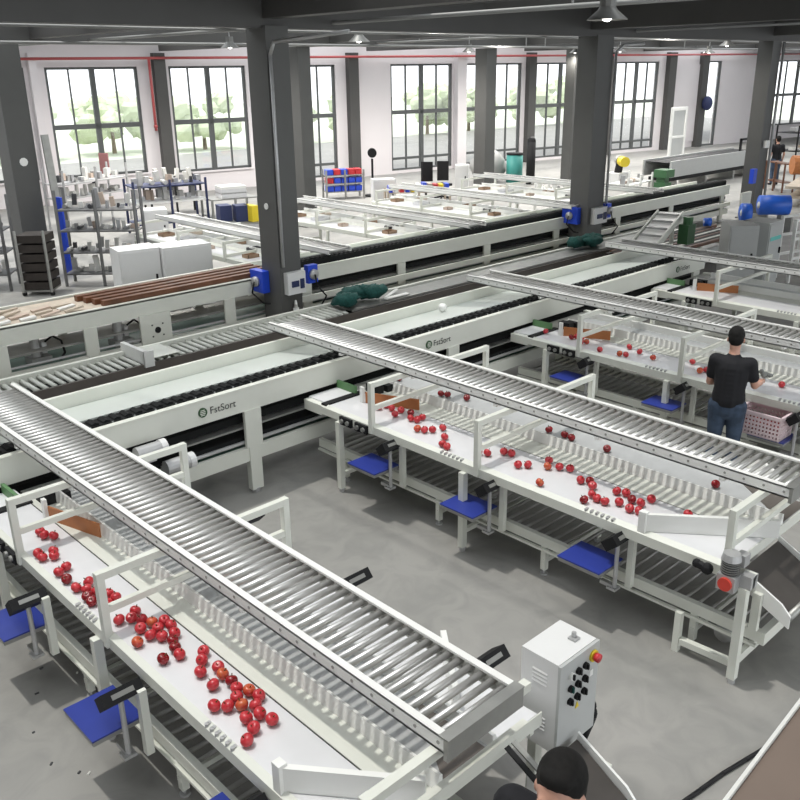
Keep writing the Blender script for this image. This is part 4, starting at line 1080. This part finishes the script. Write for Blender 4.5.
p = g(487, 182, 0); single('covered_machine', MB().sph((p.x, p.y, .62), .62, 14, 10, (1.3, 1, 1), jag2), JUNK[0], 'grey sheeted machine left of the teal drum', 'machine', smooth=True)
A, B = g(480, 184, .5), g(512, 184, .5)
p = g(530, 184, 0); single('gas_bottle', MB().cyl(p, p+Vector((0, 0, 1.6)), .17, 12).sph(p+Vector((0, 0, 1.6)), .17, 12, 8), BLACK, 'tall black cylinder standing at the dark pilaster right of the teal drum', 'cylinder', smooth=True)

# ------------------------------------------------------------------ pink crate with apples on the scale
kx0, kx1, ky0, ky1, kz = 8.58, 8.88, 3.37, 3.84, .526
kr = thing('lattice_crate', 'pale pink lattice crate half full of apples beside the person in black', 'crate', ((kx0+kx1)/2, (ky0+ky1)/2, kz))
part(kr, 'floor', MB().box(kx0, kx1, ky0, ky1, kz, kz+.01), PINKW)
wl = MB()
for z in [kz+.0+.044*i for i in range(6)]:
    for x in (kx0, kx1-.012): wl.box(x, x+.012, ky0, ky1, z, z+.022)
    for y in (ky0, ky1-.012): wl.box(kx0, kx1, y, y+.012, z, z+.022)
n = 12
for i in range(n+1):
    y = ky0+(ky1-ky0-.016)*i/n
    for x in (kx0, kx1-.012): wl.box(x-.001, x+.013, y, y+.016, kz, kz+.26)
for i in range(8):
    x = kx0+(kx1-kx0-.016)*i/7
    for y in (ky0, ky1-.012): wl.box(x, x+.016, y-.001, y+.013, kz, kz+.26)
part(kr, 'lattice_wall', wl, PINKW)
part(kr, 'rim', MB().box(kx0-.012, kx0+.014, ky0-.012, ky1+.012, kz+.235, kz+.265).box(kx1-.014, kx1+.012, ky0-.012, ky1+.012, kz+.235, kz+.265).box(kx0, kx1, ky0-.012, ky0+.014, kz+.235, kz+.265).box(kx0, kx1, ky1-.014, ky1+.012, kz+.235, kz+.265), PINKW)
for i in range(5):
    for j in range(3):
        for q in range(2):
            apple(Vector((kx0+.06+.084*j+.012*(q), ky0+.06+.084*i, kz+.05+.076*q)), 'dark red apple in the %s layer of the pink lattice crate' % ('lower' if q == 0 else 'upper'), 'apples in the pink crate', 2)
single('crate_stand', MB().box(8.62, 8.90, 3.40, 3.46, 0, .26).box(8.62, 8.90, 3.62, 3.68, 0, .26).box(8.6, 8.9, 3.38, 3.70, .26, .32), DSTEEL, 'dark steel stand under the scale with the pink crate', 'stand')

# ------------------------------------------------------------------ floor cable, mezzanine
cp_ = [g(x, y, .012) for x, y in ((775, 740), (765, 748), (745, 760), (722, 774), (700, 790), (683, 802), (660, 822))]
single('floor_cable', MB().tube(cp_, .014, 8), BLACK, 'dark cable lying across the grey floor at the lower right', 'cable', smooth=True)
dk = thing('viewing_platform', 'brown platform deck with a white metal edge in the lower right corner', 'platform', (4, -1, 2.5))
ya = lambda x: .541+.053*x
part(dk, 'deck', MB().prism([(1.0, ya(1.0)), (4.2, ya(4.2)), (4.2, -1.2), (1.0, -1.2)], 'z', 2.5, 2.6), DECK, label='brown deck')
part(dk, 'edge_trim', MB().prism([(1.0, ya(1.0)), (4.2, ya(4.2)), (4.2, ya(4.2)+.009), (1.0, ya(1.0)+.009)], 'z', 2.48, 2.612), WHITEP, label='white edge trim')
for x in (1.3, 3.9): part(dk, 'support', MB().box(x-.08, x+.08, -.3, -.14, 0, 2.5), BEAMM)
rng = random.Random(3)
for i in range(9):
    p = g(rng.uniform(5, 120), rng.uniform(665, 790), 0.004); 
    single('floor_scrap', MB().bar(p, p+Vector((rng.uniform(.01, .03), rng.uniform(-.02, .02), 0)), .012, .008), JUNK[1] if i % 2 else JUNK[2], 'tiny scrap on the floor at the lower left', 'scrap', 'floor scraps')

# ------------------------------------------------------------------ people
def skin_chain(chains, vox, smooth=True):
    """chains: lists of (point, radius); returns one fused mesh"""
    import bmesh
    verts = []; edges = []; rad = []
    for ch in chains:
        for i, (p, r_) in enumerate(ch):
            verts.append(p); rad.append(r_)
            if i: edges.append((len(verts)-2, len(verts)-1))
    mb = MB()
    # capsules along every bone, fused by a voxel remesh
    for a, b_ in edges:
        pa, pb, ra, rb_ = Vector(verts[a]), Vector(verts[b_]), rad[a], rad[b_]
        n = max(2, int((pb-pa).length/(.45*min(ra, rb_)))+1); n = min(n, 14)
        for q in range(n+1):
            t = q/n; r_ = ra+(rb_-ra)*t; mb.sph(pa.lerp(pb, t), r_, 10, 7)
    return mb


def fuse(mb, vox, mats=None):
    me = mb.mesh('f'); o = bpy.data.objects.new('f', me); C.objects.link(o)
    md = o.modifiers.new('r', 'REMESH'); md.mode = 'VOXEL'; md.voxel_size = vox
    sm = o.modifiers.new('s', 'SMOOTH'); sm.iterations = 4; sm.factor = .5
    dg = bpy.context.evaluated_depsgraph_get(); out = bpy.data.meshes.new_from_object(o.evaluated_get(dg))
    bpy.data.objects.remove(o); bpy.data.meshes.remove(me)
    for p in out.polygons: p.use_smooth = True
    return out


def person(loc, rz, J, label, scale_=1., detail=.008):
    """J: joints in local metres, person faces +y, right hand at +x"""
    t = thing('person', label, 'person', loc); t.rotation_euler = (0, 0, rz); t.scale = (scale_,)*3
    V = Vector
    j = {k_: V(v) for k_, v in J.items()}
    up = (j['neck']-j['chest']).normalized()
    hd = j['head']
    f_ = V((J.get('look', (0, 1, 0)))).normalized(); rt = f_.cross(V((0, 0, 1))).normalized(); hu = rt.cross(f_)
    body = [[(j['pelvis'], .125), (j['waist'], .115), (j['chest'], .125), (j['neckb'], .065), (j['neck'], .055), (hd-hu*.05, .062)]]
    for s in 'LR':
        sg = 1 if s == 'R' else -1
        body.append([(j['chest'], .11), (j['sh'+s], .062), (j['el'+s], .043), (j['wr'+s], .030), (j['hd'+s], .026)])
        body.append([(j['pelvis'], .11), (j['hip'+s], .095), (j['kn'+s], .062), (j['an'+s], .042), (j['to'+s], .035)])
        d = (j['hd'+s]-j['wr'+s]).normalized(); side = d.cross(V((0, 0, 1)))
        side = side.normalized() if side.length > .1 else V((1, 0, 0)); dn = d.cross(side).normalized()
        palm = j['hd'+s]
        body.append([(palm-side*.022, .016), (palm+side*.022, .016), (palm+d*.035+side*.02, .015), (palm+d*.035-side*.02, .015), (palm-side*.022, .016)])
        for q, (o_f, ln) in enumerate(((-.030, .062), (-.010, .074), (.010, .070), (.030, .055))):
            b0 = palm+d*.03+side*o_f; b1 = b0+d*ln*.5+dn*-.006; b2 = b1+d*ln*.35-V((0, 0, .022)); b3 = b2+d*ln*.12-V((0, 0, .022))
            body.append([(b0, .0095), (b1, .0088), (b2, .0082), (b3, .0075)])
        th = side*(-sg*.03) if False else side*(-.035)
        body.append([(palm-d*.012+th*.6, .012), (palm+d*.018+th*1.3, .0105), (palm+d*.045+th*1.4-V((0, 0, .012)), .009)])
    mb = skin_chain(body, detail)
    # head: skull, jaw, nose, ears, brow
    mb.sph(hd+hu*.02-f_*.012, .095, 16, 12, (.82, .98, 1.08)); mb.sph(hd-hu*.055+f_*.03, .058, 12, 8, (.95, .95, 1.0)); mb.sph(hd-hu*.085+f_*.055, .026, 8, 6)
    mb.sph(hd-hu*.015+f_*.092, .016, 8, 6); mb.sph(hd-hu*.03+f_*.098, .015, 8, 6)
    mb.sph(hd+hu*.028+f_*.072+rt*.03, .02, 8, 6); mb.sph(hd+hu*.028+f_*.072-rt*.03, .02, 8, 6)
    mb.sph(hd-hu*.068+f_*.082, .015, 8, 6, (1.5, 1, .6))
    for sg in (1, -1): mb.sph(hd-hu*.01+rt*sg*.082-f_*.01, .026, 8, 6, (.45, .8, 1.1))
    me = fuse(mb, detail); me.materials.append(SKIN); o = bpy.data.objects.new('body', me); C.objects.link(o); o.parent = t
    ey = MB()
    for sg in (1, -1): ey.sph(hd+hu*.008+f_*.080+rt*sg*.031, .0105, 8, 6)
    e_ = ey.mesh('eyes', smooth=True); e_.materials.append(BLACK); o = bpy.data.objects.new('eyes', e_); C.objects.link(o); o.parent = t
    hr = MB()
    hr.sph(hd+hu*.05-f_*.032, .100, 18, 12, (.87, .97, .97)); hr.sph(hd+hu*.0-f_*.05, .083, 14, 10, (.98, .8, 1.0)); hr.sph(hd+hu*.095+f_*.015, .055, 10, 8, (1.2, 1.0, .7))
    hme = fuse(hr, .007); hme.materials.append(HAIR); o = bpy.data.objects.new('hair', hme); C.objects.link(o); o.parent = t
    sh = [[(j['pelvis']+V((0, 0, .02)), .150), (j['waist'], .140), (j['chest'], .150), (j['neckb']-V((0, 0, .03)), .085)], [(j['shL'], .078), (j['chest'], .13), (j['shR'], .078)],
          [(j['pelvis']+V((-.07, 0, .03)), .11), (j['waist']+V((-.06, 0, 0)), .105), (j['chest']+V((-.07, 0, 0)), .12)], [(j['pelvis']+V((.07, 0, .03)), .11), (j['waist']+V((.06, 0, 0)), .105), (j['chest']+V((.07, 0, 0)), .12)]]
    for s in 'LR': sh.append([(j['sh'+s], .077), (j['sh'+s].lerp(j['el'+s], .62), .066)])
    sme = fuse(skin_chain(sh, .01), .012); sme.materials.append(SHIRT); o = bpy.data.objects.new('shirt', sme); C.objects.link(o); o.parent = t
    jn = [[(j['pelvis'], .142), (j['pelvis']-V((0, 0, .06)), .14)]]
    for s in 'LR': jn.append([(j['pelvis'], .13), (j['hip'+s], .112), (j['kn'+s], .078), (j['an'+s]+V((0, 0, .03)), .062)])
    jme = fuse(skin_chain(jn, .012), .014); jme.materials.append(JEANS); o = bpy.data.objects.new('jeans', jme); C.objects.link(o); o.parent = t
    for s in 'LR':
        d = (j['to'+s]-j['an'+s]); so_ = skin_chain([[(j['an'+s]-V((0, 0, .03)), .05), (j['to'+s], .042)]], .01)
        fme = fuse(so_, .012)
        zmin = min(v.co.z for v in fme.vertices)
        for v in fme.vertices: v.co.z = max(v.co.z, .002)
        fme.materials.append(BLACK); o = bpy.data.objects.new('shoe', fme); C.objects.link(o); o.parent = t
    return t


STAND = dict(pelvis=(0, 0, .95), waist=(0, .01, 1.10), chest=(0, .02, 1.30), neckb=(0, .02, 1.45), neck=(0, .035, 1.52), head=(0, .055, 1.63),
             shL=(-.19, .01, 1.40), shR=(.19, .01, 1.40), elL=(-.25, -.03, 1.12), elR=(.25, -.03, 1.12), wrL=(-.26, .07, .89), wrR=(.26, .07, .89), hdL=(-.26, .10, .81), hdR=(.26, .10, .81),
             hipL=(-.095, 0, .90), hipR=(.095, 0, .90), knL=(-.10, .03, .49), knR=(.10, .03, .49), anL=(-.11, -.02, .09), anR=(.11, -.02, .09), toL=(-.13, .12, .045), toR=(.13, .12, .045))
man = dict(STAND); man.update(chest=(0, .05, 1.30), neckb=(0, .08, 1.44), neck=(0, .10, 1.51), head=(0, .13, 1.61), shL=(-.175, .06, 1.385), shR=(.175, .06, 1.375), look=(0, 1, -.45),
                              elL=(-.215, .10, 1.12), wrL=(-.14, .32, 1.05), hdL=(-.11, .39, 1.03), elR=(.245, .10, 1.13), wrR=(.30, .34, 1.10), hdR=(.30, .42, 1.09))
person((8.36, 3.86, 0), R(-90)+R(22), man, 'person in a black t-shirt and blue jeans sorting apples, seen from behind', .965)
gh = Vector((8.36, 3.86, 0))
wp = MB(); c_ = Vector((8.36, 3.86, 0))+Matrix.Rotation(R(-90)+R(22), 3, 'Z') @ Vector((.31, .50, 1.09))
wp.sph(c_, .045, 12, 9, (1.1, .7, .8), jag2); wp.sph(c_+Vector((.02, -.045, .0)), .032, 10, 7, (1, 1.2, .7), jag2); wp.sph(c_+Vector((-.01, .035, .03)), .026, 10, 7, (.8, 1.1, 1.1), jag2)
single('sorting_glove', wp, GLOVE, 'crumpled grey glove in the right hand of the person in black', 'glove', smooth=True)
nearp = dict(STAND); nearp.update(look=(0, 1, -.10), head=(0, .075, 1.605), neck=(0, .05, 1.51))
hp = g(567, 778, 1.74)
person((hp.x, hp.y, 0), R(90)+R(15), nearp, 'person with short black hair at the bottom edge, only the head in view', 1.08)
fp = g(779, 140, 1.62); pose3 = dict(STAND)
person((fp.x, fp.y, 0), R(-40), pose3, 'person dressed in black standing at the far right behind the rusty trestle', 1.0, .012)

# ------------------------------------------------------------------ output look
sc = bpy.context.scene
sc.view_settings.view_transform = 'Standard'; sc.view_settings.look = 'None'; sc.view_settings.gamma = 1; sc.view_settings.use_curve_mapping = False
sc.view_settings.exposure = -.95
